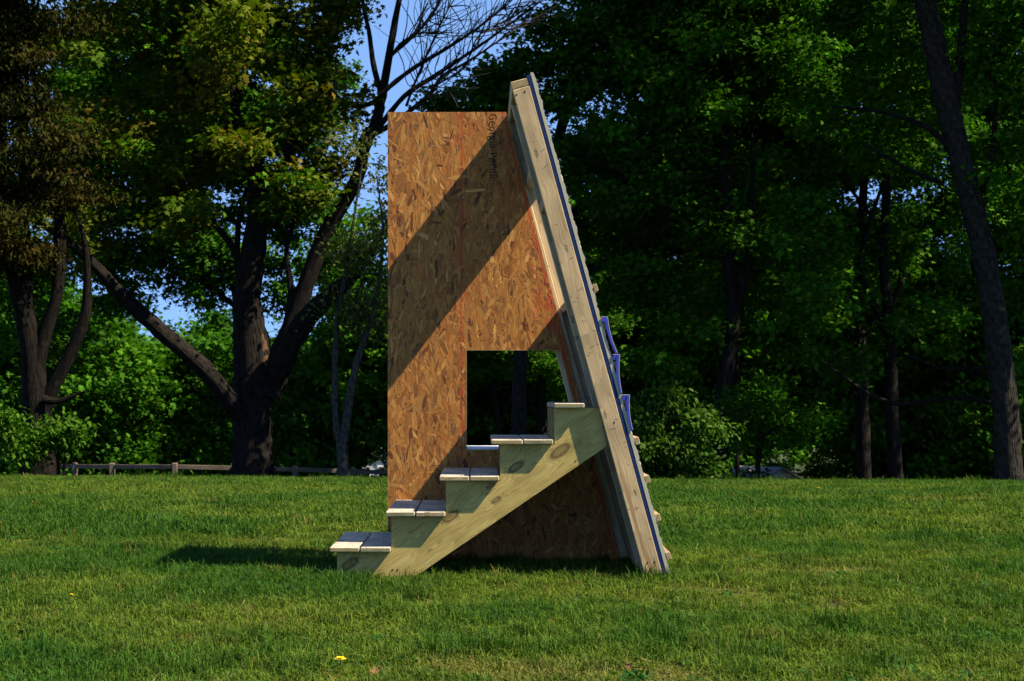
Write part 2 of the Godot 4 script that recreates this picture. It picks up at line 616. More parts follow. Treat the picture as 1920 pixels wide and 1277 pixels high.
func set_camera_and_light() -> void:
	var cam := Camera3D.new()
	cam.name = "camera"
	add_child(cam)
	var lens := CameraAttributesPhysical.new()
	lens.frustum_near = 0.05
	lens.frustum_far = 900.0
	lens.frustum_focal_length = 35.0
	lens.frustum_focus_distance = 8.6
	lens.exposure_aperture = 7.1
	cam.attributes = lens
	cam.projection = Camera3D.PROJECTION_FRUSTUM
	cam.near = 0.05
	cam.far = 900.0
	cam.size = 2.0 * 0.05 * 638.5 / FOC
	cam.frustum_offset = Vector2((960.0 - VPX) / FOC * 0.05, (HOR - 638.5) / FOC * 0.05)
	cam.position = EYE
	cam.current = true

	var env := Environment.new()
	env.background_mode = Environment.BG_SKY
	var sky := Sky.new()
	var sm := ProceduralSkyMaterial.new()
	sm.sky_top_color = srgb(0.050, 0.095, 0.207)
	sm.sky_horizon_color = srgb(0.110, 0.208, 0.410)
	sm.sky_curve = 0.25
	sm.ground_bottom_color = srgb(0.05, 0.07, 0.04)
	sm.ground_horizon_color = srgb(0.10, 0.14, 0.12)
	sky.sky_material = sm
	env.sky = sky
	env.tonemap_mode = Environment.TONE_MAPPER_LINEAR
	env.tonemap_exposure = 3.05
	env.sdfgi_enabled = true
	env.ssao_enabled = true
	env.ssil_enabled = true
	var we := WorldEnvironment.new()
	we.name = "environment"
	we.environment = env
	add_child(we)

	var sun := DirectionalLight3D.new()
	sun.name = "sun"
	sun.light_color = Color(1.0, 0.93, 0.82)
	sun.light_energy = 1.5
	sun.light_angular_distance = 0.5
	sun.shadow_enabled = true
	sun.sky_mode = DirectionalLight3D.SKY_MODE_LIGHT_ONLY
	add_child(sun)
	sun.look_at_from_position(Vector3(0.77, 1.0, 0.21) * 40.0, Vector3.ZERO)

func make_materials() -> void:
	M.osb = strand_board()
	M.osb_edge = mat("strand board edge", srgb(0.34, 0.21, 0.09), 0.9)
	# the stringer: treated pine, greenish, big knots; texture axes along the board
	M.stringer = lumber("treated pine", 1.6, 0.30, 1.25, Color(0.47, 0.375, 0.125), Color(0.25, 0.16, 0.042), 10.0, 31,
		[[0.18, 0.261, 0.020], [0.714, 0.175, 0.018], [1.11, 0.196, 0.017], [1.329, 0.139, 0.022], [0.94, 0.118, 0.010], [0.958, 0.19, 0.009], [0.203, 0.158, 0.016]], 0.2)
	M.stud = lumber("weathered stud", 2.5, 0.13, 1.8, Color(0.46, 0.355, 0.195), Color(0.31, 0.215, 0.11), 14.0, 41,
		[[0.42, 0.03, 0.006], [0.9, 0.05, 0.007], [1.25, 0.065, 0.006], [1.7, 0.02, 0.005], [2.1, 0.06, 0.006]], 0.0, [0.035, 0.066, 2.0], 44)
	M.pine = lumber("planed pine", 1.2, 0.26, 2.2, Color(0.50, 0.40, 0.25), Color(0.34, 0.24, 0.12), 13.0, 51, [[0.3, 0.08, 0.007], [0.8, 0.19, 0.008], [1.0, 0.05, 0.006]], 0.12, [], 14)
	M.tread = lumber("weathered tread", 1.0, 0.30, 2.2, Color(0.40, 0.355, 0.285), Color(0.25, 0.21, 0.155), 12.0, 61, [[0.25, 0.06, 0.007], [0.62, 0.22, 0.008], [0.9, 0.13, 0.006]], 0.0, [], 40)
	# end grain: growth rings cut across
	M.endgrain = []
	for k in 3:
		M.endgrain.append(lumber("end grain %d" % k, 0.15, 0.06, 0.6, [Color(0.33, 0.26, 0.12), Color(0.25, 0.245, 0.13), Color(0.35, 0.28, 0.15)][k], [Color(0.12, 0.075, 0.028), Color(0.13, 0.10, 0.04), Color(0.17, 0.11, 0.05)][k], 6.0 + k, 71 + k * 7, [[0.02 + 0.05 * k, -0.02, 0.008]], 0.3))
	M.blue = mat("blue board edge", srgb(0.004, 0.020, 0.095), 0.6)
	M.gap = mat("dark felt", srgb(0.02, 0.02, 0.022), 0.95)
	var foil := mat("quilted foil", srgb(0.40, 0.385, 0.29), 0.6)
	M.foil = foil
	M.batten = lumber("batten wood", 1.0, 0.1, 2.5, Color(0.36, 0.26, 0.17), Color(0.25, 0.16, 0.09), 9.0, 81)
	var glaze := mat("blue glaze", srgb(0.035, 0.05, 0.38), 0.22)
	glaze.clearcoat_enabled = true
	glaze.clearcoat = 0.6
	glaze.clearcoat_roughness = 0.12
	M.glaze = glaze
	M.clay = mat("clay", srgb(CLAY.r, CLAY.g, CLAY.b), 0.9)
	M.rim = mat("pale glaze rim", srgb(0.45, 0.42, 0.52), 0.35)
	M.white = mat("white paint", srgb(0.74, 0.75, 0.77), 0.6)
	M.screw = mat("screw", srgb(0.35, 0.35, 0.36), 0.35)
	M.screw.metallic = 0.8
	M.hole = mat("dark screw hole", srgb(0.02, 0.014, 0.01), 0.9)
	var ink := mat("stamp ink", Color(srgb(0.035, 0.03, 0.026), 0.72), 0.8)
	ink.transparency = BaseMaterial3D.TRANSPARENCY_ALPHA
	M.ink = ink

	M.bark_dark = bark("furrowed dark bark", Color(0.006, 0.005, 0.0045), Color(0.026, 0.023, 0.020), 101)
	M.bark_grey = bark("grey bark", Color(0.012, 0.011, 0.0095), Color(0.050, 0.045, 0.038), 111, 1.3)
	M.bark_brown = bark("brown bark", Color(0.005, 0.0045, 0.004), Color(0.020, 0.017, 0.014), 121)
	M.bark_pale = bark("pale grey bark", Color(0.026, 0.024, 0.020), Color(0.12, 0.11, 0.092), 131, 1.6)
	M.twig = mat("twig", srgb(0.06, 0.048, 0.038), 0.9)
	M.torn = mat("torn wood", srgb(0.075, 0.042, 0.02), 0.9)
	M.leaf = leaf_mat("maple leaf", srgb(0.55, 0.7, 0.14))
	M.needle = leaf_mat("cedar spray", srgb(0.25, 0.25, 0.08))
	M.needle.roughness = 0.95
	M.needle.metallic_specular = 0.1
	M.blade = leaf_mat("grass blade", srgb(0.55, 0.7, 0.16))
	M.blade.roughness = 0.6
	M.fence = lumber("weathered rail", 1.5, 0.2, 6.0, Color(0.12, 0.098, 0.078), Color(0.07, 0.056, 0.044), 30.0, 91)
	M.roofing = mat("grey shingle", srgb(0.30, 0.30, 0.31), 0.9)
	M.siding = mat("white siding", srgb(0.78, 0.79, 0.80), 0.7)
	M.pane = mat("window glass", srgb(0.03, 0.035, 0.04), 0.08)
	M.dry = mat("dry leaf", srgb(0.16, 0.075, 0.03), 0.8)
	M.dry_dark = mat("old dry leaf", srgb(0.06, 0.025, 0.014), 0.8)
	M.dry_orange = mat("orange dry leaf", srgb(0.45, 0.11, 0.02), 0.8)
	M.petal = mat("dandelion yellow", srgb(0.82, 0.56, 0.01), 0.7)
	M.stem = mat("flower stem", srgb(0.10, 0.16, 0.03), 0.7)

	# soil and thatch under the blades
	var w := 512
	var a := noise_bytes(w, w, 0.03, 201)
	var b := noise_bytes(w, w, 0.3, 202)
	var out := PackedByteArray()
	out.resize(w * w * 3)
	for i in w * w:
		var c := Color(0.018, 0.036, 0.006).lerp(Color(0.040, 0.042, 0.012), clampf((a[i] - 90) / 110.0, 0.0, 1.0))
		var f := 0.55 + b[i] / 255.0 * 0.9
		c = Color(c.r * f, c.g * f, c.b * f).linear_to_srgb()
		out[i * 3] = int(c.r * 255)
		out[i * 3 + 1] = int(c.g * 255)
		out[i * 3 + 2] = int(c.b * 255)
	var g := mat("lawn thatch", Color.WHITE, 0.95)
	g.albedo_texture = ImageTexture.create_from_image(Image.create_from_data(w, w, false, Image.FORMAT_RGB8, out))
	g.uv1_triplanar = true
	g.uv1_world_triplanar = true
	g.uv1_scale = Vector3(0.37, 0.37, 0.37)
	M.ground = g

func build_ground() -> void:
	var st := new_st()
	var xs := []
	var zs := []
	var v := -400.0
	for k in range(-60, 61):
		var s := signf(k)
		xs.append(s * (pow(absf(k) / 60.0, 2.6) * 380.0 + absf(k) * 0.25))
	for k in range(-70, 71):
		var s := signf(k)
		zs.append(-8.0 + s * (pow(absf(k) / 70.0, 2.8) * 380.0 + absf(k) * 0.3))
	for i in xs.size() - 1:
		for j in zs.size() - 1:
			for q in [[0, 0], [1, 0], [1, 1], [0, 0], [1, 1], [0, 1]]:
				var x: float = xs[i + q[0]]
				var z: float = zs[j + q[1]]
				st.set_smooth_group(0)
				st.add_vertex(Vector3(x, ground_y(x, z), z))
	st.generate_normals()
	var o := MeshInstance3D.new()
	o.name = "ground"
	o.mesh = st.commit()
	o.set_surface_override_material(0, M.ground)
	o.set_meta("kind", "structure")
	add_child(o)

# ------------------------------------------------------------------ the display
var PO := Vector2(0.785, 0.0)       # foot of the leaning frame, inner face
var PU := Vector2(-0.2628, 0.9649)  # up the slope
var PN := Vector2(0.9649, 0.2628)   # out of the slope, to the right
const BACK := -0.92                 # the strand board's front face

func slope_xf(s: float, t: float, z: float) -> Transform3D:
	# local x up the slope, local y out of it, local z towards the camera
	var p := PO + PU * s + PN * t
	return Transform3D(Basis(Vector3(PU.x, PU.y, 0), Vector3(PN.x, PN.y, 0), Vector3(PU.x, PU.y, 0).cross(Vector3(PN.x, PN.y, 0))), Vector3(p.x, p.y, z))

func front(px: float, py: float, z := 0.0) -> Vector2:
	var p := at(px, py, EYE.z - z)
	return Vector2(p.x, p.y)

func build_display() -> void:
	# the slope from its measured inner edge
	var a := front(961, 169)
	var b := front(1206, 1068)
	PU = (a - b).normalized()
	PN = Vector2(PU.y, -PU.x)
	PO = b - PU * (b.y / PU.y)
	var len_: float = (front(958, 154).y) / PU.y
	var T := thing("roof_display", "wooden display of five steps, strand board wall and leaning roof panel on the lawn", "wooden structure")

	# --- leaning framed panel
	var F := holder(T, "leaning_panel")
	var th := 0.085
	var zs := [-0.019, -0.44, -0.985]
	for k in 3:
		var stud := part(F, "stud", board(len_ - 0.04, th, 0.038, 0.003, Vector2([0.0, 0.7, 1.4][k], 0.0)), [M.stud if k == 0 else M.pine, M.endgrain[0]],
			slope_xf((len_ - 0.04) * 0.5, th * 0.5, zs[k]) * Transform3D(Basis(Vector3.RIGHT, 0 if k else PI), Vector3.ZERO))
		if k == 0:
			stud.set_meta("label", "pale front stud with a brown heartwood streak")
	part(F, "top_plate", board(1.0, 0.038, th, 0.003, Vector2(0.2, 0.1)), [M.pine, M.endgrain[0]], slope_xf(len_ - 0.019, th * 0.5, -0.502) * Transform3D(Basis(Vector3(0, 0, 1), Vector3(1, 0, 0), Vector3(0, 1, 0)), Vector3.ZERO))
	part(F, "bottom_plate", board(0.93, 0.038, th - 0.006, 0.003, Vector2(0.5, 0.0)), [M.pine, M.endgrain[0]], slope_xf(0.03, th * 0.5, -0.505) * Transform3D(Basis(Vector3(0, 0, 1), Vector3(1, 0, 0), Vector3(0, 1, 0)), Vector3.ZERO))
	# opening for a roof window in the rear bay: its rims are where the lit band on the wall begins
	var ray := Vector2(0.77, 1.0)
	var p_top := front(990, 395, BACK)
	var p_bot := front(1046, 580, BACK)
	var outer := th + 0.042
	var k1: float = (outer - (p_top - PO).dot(PN)) / ray.dot(PN)
	var s_top: float = (p_top + ray * k1 - PO).dot(PU)
	var k2: float = (0.0 - (p_bot - PO).dot(PN)) / ray.dot(PN)
	var s_bot: float = (p_bot + ray * k2 - PO).dot(PU)
	var z_open0 := -0.62
	var z_open1 := -0.964
	for e in [[s_top + 0.019, 0.3], [s_bot - 0.019, 0.8]]:
		part(F, "opening_rim", board(-0.461 - z_open1 - 0.002, 0.038, th - 0.004, 0.003, Vector2(e[1], 0.05)), [M.pine, M.endgrain[1]], slope_xf(e[0], th * 0.5, (-0.461 + z_open1) * 0.5) * Transform3D(Basis(Vector3(0, 0, 1), Vector3(1, 0, 0), Vector3(0, 1, 0)), Vector3.ZERO))
	# a rafter-width cross brace seen between the studs
	part(F, "blocking", board(0.40, 0.038, th - 0.006, 0.003, Vector2(0.1, 0.2)), [M.pine, M.endgrain[1]], slope_xf(1.9, th * 0.5, -0.23) * Transform3D(Basis(Vector3(0, 0, 1), Vector3(1, 0, 0), Vector3(0, 1, 0)), Vector3.ZERO))
	# sheathing and quilt, each in four boards round the opening
	var z0 := -0.001
	var z1 := -1.005
	layer(F, "sheathing", th + 0.001, 0.0145, M.blue, z0, z1, 0.0, len_ + 0.012, s_bot, s_top, z_open0, z_open1, 0.0)
	layer(F, "insulation_quilt", th + 0.0195, 0.017, M.foil, z0, z1, 0.0, len_ + 0.018, s_bot, s_top, z_open0, z_open1, 0.0032)
	# nailer that holds the wall against the panel
	part(F, "nailer", board(len_ - 0.12, 0.085, 0.036, 0.003, Vector2(0.3, 0.1)), [M.pine, M.endgrain[1]], slope_xf(len_ * 0.5 - 0.05, -0.0445, BACK - 0.011 - 0.0205))
	# battens
	var out_t := th + 0.0215 + 0.016
	for k in 8:
		var c := front(1110.0 + k * 19.66, 541.0 + k * 71.9)
		var s: float = (c - PO).dot(PU)
		part(F, "batten", board(0.99, 0.036, 0.022, 0.002, Vector2(k * 0.13, 0.02 * k)), [M.batten, M.endgrain[2]], slope_xf(s, out_t + 0.013, -0.50) * Transform3D(Basis(Vector3(0, 0, 1), Vector3(1, 0, 0), Vector3(0, 1, 0)), Vector3.ZERO))
	# stamped grade numbers on the second stud, screws on the first
	for e in [["30", 1071.0, 598.0], ["II", 1075.0, 634.0]]:
		var tm := text(e[0], 0.035)
		var q := front(e[1], e[2], -0.42)
		part(F, "lettering", tm, [M.ink], Transform3D(Basis(Vector3(0, 0, 1), -PI * 0.5 + 0.26), Vector3(q.x + 0.012, q.y, -0.4205)))
	for e in [[1214.5, 1055.0], [1227.5, 1054.0], [968.0, 178.0], [984.0, 172.0], [1130.0, 800.0], [1152.0, 792.0]]:
		var q := front(e[0], e[1])
		var sc := CylinderMesh.new()
		sc.top_radius = 0.0042
		sc.bottom_radius = 0.0042
		sc.height = 0.002
		sc.radial_segments = 10
		part(F, "screw", sc, [M.hole], Transform3D(Basis(Vector3.RIGHT, PI * 0.5), Vector3(q.x, q.y, 0.0004)))

	# --- strand board wall
	var W := holder(T, "strand_board_wall")
	var tl := front(727, 210, BACK)
	var tr := front(949, 210, BACK)
	var rr := front(1088, 755, BACK)
	var slope: float = (rr.x - tr.x) / (tr.y - rr.y)
	var R := func(y: float) -> float: return tr.x + (tr.y - y) * slope
	var w_lt := front(875, 657, BACK)
	var w_rt := front(1050, 657, BACK)
	var w_lb := front(875, 843, BACK)
	var wr := func(y: float) -> float: return w_rt.x + (w_lt.y - y) * slope
	var y0 := 0.0
	var L: float = tl.x
	var yb: float = w_lb.y
	var yt: float = w_lt.y
	var pieces := [
		[Vector2(L, y0), Vector2(R.call(y0), y0), Vector2(R.call(yb), yb), Vector2(L, yb)],
		[Vector2(L, yb), Vector2(w_lt.x, yb), Vector2(w_lt.x, yt), Vector2(L, yt)],
		[Vector2(wr.call(yb), yb), Vector2(R.call(yb), yb), Vector2(R.call(yt), yt), Vector2(w_rt.x, yt)],
		[Vector2(L, yt), Vector2(R.call(yt), yt), Vector2(R.call(tl.y), tl.y), Vector2(L, tl.y)]]
	var ring := [Vector2(L, y0), Vector2(R.call(y0), y0), Vector2(R.call(tl.y), tl.y), Vector2(L, tl.y)]
	var hole := [Vector2(w_lt.x, yb), Vector2(w_lt.x, yt), Vector2(w_rt.x, yt), Vector2(wr.call(yb), yb)]
	var mesh := slab(pieces, [ring], BACK, BACK - 0.0115)
	var hole_st := slab([], [hole], BACK, BACK - 0.0115)
	# shift the texture so that its left rim is the sheet's
	var board_mesh := shift_uv(mesh, -0.62 - L)
	part(W, "sheet", board_mesh, [M.osb, M.osb_edge])
	for i in 4:      # the four sawn rims of the opening
		var p0: Vector2 = hole[i]
		var p1: Vector2 = hole[(i + 1) % 4]
		var st := new_st()
		var n2 := Vector2(-(p1 - p0).y, (p1 - p0).x).normalized() * -1.0
		var zz := [BACK + 0.0004, BACK - 0.0119]
		quad(st, [Vector3(p0.x, p0.y, zz[0]), Vector3(p1.x, p1.y, zz[0]), Vector3(p1.x, p1.y, zz[1]), Vector3(p0.x, p0.y, zz[1])], Vector3(n2.x, n2.y, 0), [Vector2.ZERO, Vector2(1, 0), Vector2(1, 1), Vector2(0, 1)])
		var ofs := Vector3(n2.x, n2.y, 0) * 0.0015
		for e in [zz[0], zz[1]]:
			quad(st, [Vector3(p0.x, p0.y, e), Vector3(p1.x, p1.y, e), Vector3(p1.x, p1.y, e) - ofs * 2.0, Vector3(p0.x, p0.y, e) - ofs * 2.0], Vector3(0, 0, 1 if e > BACK else -1), [Vector2.ZERO, Vector2(1, 0), Vector2(1, 1), Vector2(0, 1)])
		part(W, "sawn_rim", st.commit(), [M.osb_edge])
	# white shelf board behind the opening
	var sw: float = wr.call(yb) - w_lt.x - 0.02
	part(W, "sill_board", board(sw + 0.16, 0.019, 0.30, 0.002), [M.white, M.white], Transform3D(Basis.IDENTITY, Vector3((w_lt.x + wr.call(yb)) * 0.5 + 0.0, yb + 0.002, BACK - 0.0125 - 0.151)))
	for e in [-0.42, 0.40]:
		part(W, "shelf_leg", board(yb - 0.012, 0.036, 0.085, 0.002, Vector2(0.1, e)), [M.pine, M.endgrain[0]], Transform3D(Basis(Vector3(0, 0, 1), PI * 0.5), Vector3((w_lt.x + wr.call(yb)) * 0.5 + e * 0.8, (yb - 0.012) * 0.5, BACK - 0.20)))
	# left edge stud behind the sheet
	part(W, "edge_stud", board(tl.y - 0.03, 0.038, 0.085, 0.002, Vector2(0.6, 0.1)), [M.pine, M.endgrain[0]], Transform3D(Basis(Vector3(0, 0, 1), PI * 0.5), Vector3(L + 0.045, (tl.y - 0.03) * 0.5, BACK - 0.0125 - 0.043)))
	var stamp := text("Georgia-Pacific", 0.054)
	var sp := front(924, 276, BACK)
	part(W, "lettering", stamp, [M.ink], Transform3D(Basis(Vector3(0, 0, 1), -PI * 0.5), Vector3(sp.x, sp.y, BACK + 0.0004)))
	for e in [[730, 216], [731, 280], [728, 420], [729, 556], [866, 258], [868, 370], [867, 700], [869, 745], [868, 820], [944, 218], [1036, 566], [733, 930]]:
		var q := front(e[0], e[1], BACK)
		var sc := CylinderMesh.new()
		sc.top_radius = 0.0036
		sc.bottom_radius = 0.0036
		sc.height = 0.002
		sc.radial_segments = 8
		part(W, "screw", sc, [M.screw], Transform3D(Basis(Vector3.RIGHT, PI * 0.5), Vector3(q.x, q.y, BACK + 0.0007)))

	# --- stair
	var S := holder(T, "stair")
	var zf := -0.035
	var xs := [632.0, 734.0, 836.0, 938.0, 1040.0]
	var ys := [1034.5, 968.6, 901.6, 833.6, 765.4]
	var outline := []
	outline.append(front(632, 1100, zf))
	var pieces2 := []
	var lo_a := front(770, 1087, zf)
	var lo_b := front(1138.5, 836, zf)
	var lower := func(x: float) -> float: return maxf(-0.012, lo_a.y + (x - lo_a.x) * (lo_b.y - lo_a.y) / (lo_b.x - lo_a.x))
	var kink: float = lo_a.x + (-0.012 - lo_a.y) * (lo_b.x - lo_a.x) / (lo_b.y - lo_a.y)
	outline = [Vector2(front(632, 0, zf).x, -0.012)]
	for k in 5:
		var q := front(xs[k], ys[k], zf)
		if k > 0:
			outline.append(Vector2(q.x, outline[-1].y))
		outline.append(q)
	var tip := front(1122, 765.4, zf)
	outline.append(tip)
	outline.append(lo_b)
	outline.append(Vector2(kink, -0.012))
	for k in 5:
		var q := front(xs[k], ys[k], zf)
		var x2: float = front(xs[k + 1], 0, zf).x if k < 4 else tip.x
		var poly := [Vector2(q.x, lower.call(q.x))]
		if q.x < kink and x2 > kink:
			poly.append(Vector2(kink, -0.012))
		poly.append(Vector2(x2, lower.call(x2)))
		poly.append(Vector2(x2, q.y))
		poly.append(q)
		pieces2.append(poly)
	pieces2.append([Vector2(tip.x, lower.call(tip.x)), lo_b, tip])
	# texture axes: u along the lower edge, v across
	var ang: float = (lo_b - lo_a).angle()
	var uvr := Transform2D(-ang, Vector2.ZERO)
	var org: Vector2 = uvr * outline[0]
	uvr.origin = Vector2(0.08, 0.22) - org
	for z in [zf, zf - 0.42, BACK + 0.042]:
		part(S, "stringer", slab(pieces2, [outline], z, z - 0.038, uvr), [M.stringer, M.pine])
	var tx := [[618.0, 673.5, 675.6, 732.6], [722.9, 777.6, 779.8, 834.8], [823.8, 879.3, 881.3, 936.4], [921.0, 980.0, 981.6, 1037.3], [1039.0, 1096.0]]
	var ty := [1025.6, 959.2, 892.0, 824.2, 755.8]
	for k in 5:
		var yb2: float = front(0, ys[k], zf).y
		var h := 0.0235
		for j in tx[k].size() / 2:
			var xa: float = front(tx[k][j * 2], 0).x
			var xb: float = front(tx[k][j * 2 + 1], 0).x
			var dz: float = [0.0, -0.003, 0.002, -0.001][(k + j * 2) % 4]
			var o := part(S, "tread", board(0.913, h, xb - xa, 0.004, Vector2(0.17 * k + 0.4 * j, 0.07 * j + 0.05 * k)), [M.tread, M.endgrain[(k + j) % 3]], Transform3D(Basis(Vector3(0, 0, 1), Vector3(0, 1, 0), Vector3(-1, 0, 0)), Vector3((xa + xb) * 0.5, yb2 + h * 0.5 + 0.001 - dz * 0.3, -0.4575 + dz)))
	for k in 5:
		for j in tx[k].size() / 2:
			var xa: float = front(tx[k][j * 2], 0).x
			var xb: float = front(tx[k][j * 2 + 1], 0).x
			for z in [zf - 0.019, zf - 0.44, BACK + 0.03]:
				for f in [0.22, 0.78]:
					var sh := CylinderMesh.new()
					sh.top_radius = 0.0045
					sh.bottom_radius = 0.0045
					sh.height = 0.002
					sh.radial_segments = 8
					part(S, "screw", sh, [M.screw], Transform3D(Basis.IDENTITY, Vector3(lerpf(xa, xb, f + 0.03 * sin(k * 3.0 + z * 9.0)), front(0, ys[k], zf).y + 0.0252, z)))
	for e in [[736.0, 1068.5], [745.5, 1068.5]]:
		var q := front(e[0], e[1], zf)
		var sc := CylinderMesh.new()
		sc.top_radius = 0.0042
		sc.bottom_radius = 0.0042
		sc.height = 0.002
		sc.radial_segments = 10
		part(S, "screw", sc, [M.hole], Transform3D(Basis(Vector3.RIGHT, PI * 0.5), Vector3(q.x, q.y, zf + 0.0004)))

	# --- glazed tiles hung on the battens
	var tile_at := [[1129, 1139, 594, 1158, 662, "topmost blue glazed roof tile hung on the batten, tail kicked outward"], [1149, 1162, 664.5, 1166, 737, "middle blue glazed roof tile hanging between two other blue tiles"], [1167, 1180.5, 740.5, 1186.5, 806, "lowest blue glazed roof tile hanging on its batten"]]
	for e in tile_at:
		var h0 := front(e[0], e[2])
		var h1 := front(e[1], e[2])
		var t1 := front(e[3], e[4])
		var o := thing("roof_tile", e[5], "roof tile", Vector3(h0.x, h0.y, 0.0), "blue glazed roof tiles")
		tile(o, h1 - h0, t1 - h0)

func tile(o: Node3D, head: Vector2, tail: Vector2) -> void:
	# side profile: a lug over the batten, then a slightly dished body; swept from front to back
	var dir := (tail - head).normalized()
	var inn := Vector2(dir.y, -dir.x)
	if inn.x > 0:
		inn = -inn
	var lt: float = head.distance_to(tail)
	var top := []
	var bot := []
	for k in 9:
		var t := k / 8.0
		var c: Vector2 = head + dir * lt * t + inn * 0.008 * sin(PI * t) * 1.0
		var th := lerpf(0.015, 0.011, t)
		top.append(c)
		bot.append(c + inn * th)
	var lug := [Vector2(0, 0), Vector2(0.001, -0.024), Vector2(0.011, -0.027), Vector2(0.014, -0.013)]
	var prof := top.duplicate()
	bot.reverse()
	prof.append_array(bot.slice(0, 8))
	prof.append_array([lug[3] + (bot[8] - lug[3]) * 0.5, lug[3], lug[2], lug[1], lug[0]])
	var pieces := []
	for k in 8:
		pieces.append([top[k], top[k + 1], bot[7 - k], bot[8 - k]])
	pieces.append([lug[0], top[0], bot[8], lug[3]])
	pieces.append([lug[0], lug[3], lug[2], lug[1]])
	part(o, "tile_body", slab(pieces, [prof], 0.004, -0.27), [M.glaze, M.clay])
	# glaze wraps the outer face and the rim
	var st := new_st()
	var ol := [lug[0]]
	ol.append_array(top)
	for k in ol.size() - 1:
		var p0: Vector2 = ol[k]
		var p1: Vector2 = ol[k + 1]
		var n := Vector2(-(p1 - p0).y, (p1 - p0).x).normalized()
		var e := n * 0.0012
		quad(st, [Vector3(p0.x + e.x, p0.y + e.y, 0.0045), Vector3(p1.x + e.x, p1.y + e.y, 0.0045), Vector3(p1.x + e.x, p1.y + e.y, -0.2705), Vector3(p0.x + e.x, p0.y + e.y, -0.2705)], Vector3(n.x, n.y, 0), [Vector2.ZERO, Vector2(1, 0), Vector2(1, 1), Vector2(0, 1)])
		quad(st, [Vector3(p0.x + e.x, p0.y + e.y, 0.0046), Vector3(p1.x + e.x, p1.y + e.y, 0.0046), Vector3(p1.x - e.x, p1.y - e.y, 0.0046), Vector3(p0.x - e.x, p0.y - e.y, 0.0046)], Vector3(0, 0, 1), [Vector2.ZERO, Vector2(1, 0), Vector2(1, 1), Vector2(0, 1)])
	part(o, "glazed_face", st.commit(), [M.rim])

func text(s: String, size: float) -> TextMesh:
	var f := SystemFont.new()
	f.font_names = PackedStringArray(["Droid Sans"])
	f.font_weight = 400
	var tm := TextMesh.new()
	tm.font = f
	tm.text = s
	tm.font_size = 32
	tm.pixel_size = size / 32.0
	tm.depth = 0.0006
	tm.curve_step = 2.0
	return tm

func shift_uv(m: ArrayMesh, du: float) -> ArrayMesh:
	var out := ArrayMesh.new()
	for s in m.get_surface_count():
		var a := m.surface_get_arrays(s)
		if s == 0:
			var uv: PackedVector2Array = a[Mesh.ARRAY_TEX_UV]
			for i in uv.size():
				uv[i].x += du
			a[Mesh.ARRAY_TEX_UV] = uv
		out.add_surface_from_arrays(Mesh.PRIMITIVE_TRIANGLES, a)
	return out

# A sheet on the slope in four boards round an opening; wob > 0 makes its outer face quilted.
func layer(parent: Node3D, called: String, t: float, th: float, m: Material, z0: float, z1: float, s0: float, s1: float, sb: float, stp: float, zo0: float, zo1: float, wob: float) -> void:
	var rects := [[s0, s1, z0, zo0], [s0, sb, zo0, zo1], [stp, s1, zo0, zo1], [s0, s1, zo1, z1]]
	for e in rects:
		var st := new_st()
		var ns := maxi(1, int((e[1] - e[0]) / 0.012)) if wob > 0 else 8
		var nz := maxi(1, int((e[2] - e[3]) / 0.05)) if wob > 0 else 2
		var P := func(i: int, j: int, o: bool) -> Vector3:
			var s: float = lerpf(e[0], e[1], float(i) / ns)
			var z: float = lerpf(e[2], e[3], float(j) / nz)
			var tt := t
			if o:
				tt = t + th
				if wob > 0:
					tt += wob * (absf(sin(s * 115.0 + z * 40.0)) - 0.5) + wob * 1.6 * bump_noise.get_noise_2d(s * 60.0, z * 30.0) * 1.5
			var p := PO + PU * s + PN * tt
			return Vector3(p.x, p.y, z)
		var n3 := Vector3(PN.x, PN.y, 0)
		var uvq := [Vector2.ZERO, Vector2(1, 0), Vector2(1, 1), Vector2(0, 1)]
		for i in ns:
			for j in nz:
				var ps := [P.call(i, j, true), P.call(i + 1, j, true), P.call(i + 1, j + 1, true), P.call(i, j + 1, true)]
				var nn: Vector3 = (ps[2] - ps[0]).cross(ps[3] - ps[1]).normalized()
				quad(st, ps, nn * signf(nn.dot(n3)), uvq)
			quad(st, [P.call(i, 0, false), P.call(i + 1, 0, false), P.call(i + 1, 0, true), P.call(i, 0, true)], Vector3(0, 0, 1), uvq)
			quad(st, [P.call(i, nz, false), P.call(i + 1, nz, false), P.call(i + 1, nz, true), P.call(i, nz, true)], Vector3(0, 0, -1), uvq)
			quad(st, [P.call(i, 0, false), P.call(i + 1, 0, false), P.call(i + 1, nz, false), P.call(i, nz, false)], -n3, uvq)
		for i in [0, ns]:
			for j in nz:
				quad(st, [P.call(i, j, false), P.call(i, j, true), P.call(i, j + 1, true), P.call(i, j + 1, false)], Vector3(PU.x, PU.y, 0) * (-1.0 if i == 0 else 1.0), uvq)
		part(parent, called, st.commit(), [m])

# ------------------------------------------------------------------ trees
var green := [Color(0.034, 0.115, 0.006), Color(0.044, 0.135, 0.007), Color(0.056, 0.150, 0.008), Color(0.028, 0.095, 0.006)]
var olive := [Color(0.078, 0.100, 0.007), Color(0.064, 0.104, 0.007), Color(0.104, 0.106, 0.008), Color(0.115, 0.088, 0.009), Color(0.050, 0.098, 0.007), Color(0.074, 0.106, 0.007), Color(0.040, 0.105, 0.007), Color(0.046, 0.110, 0.007)]
var pale := [Color(0.085, 0.115, 0.028), Color(0.065, 0.105, 0.022), Color(0.105, 0.110, 0.035)]
var cedar := [Color(0.024, 0.026, 0.005), Color(0.019, 0.025, 0.005), Color(0.031, 0.026, 0.006), Color(0.016, 0.026, 0.004)]
var maple_lobes := [1.0, 0.42, 0.72, 0.36, 0.62, 0.30, 0.42, 0.30, 0.62, 0.36, 0.72, 0.42]
var oval_lobes := [1.0, 0.62, 0.42, 0.40, 0.5, 0.40, 0.42, 0.62]
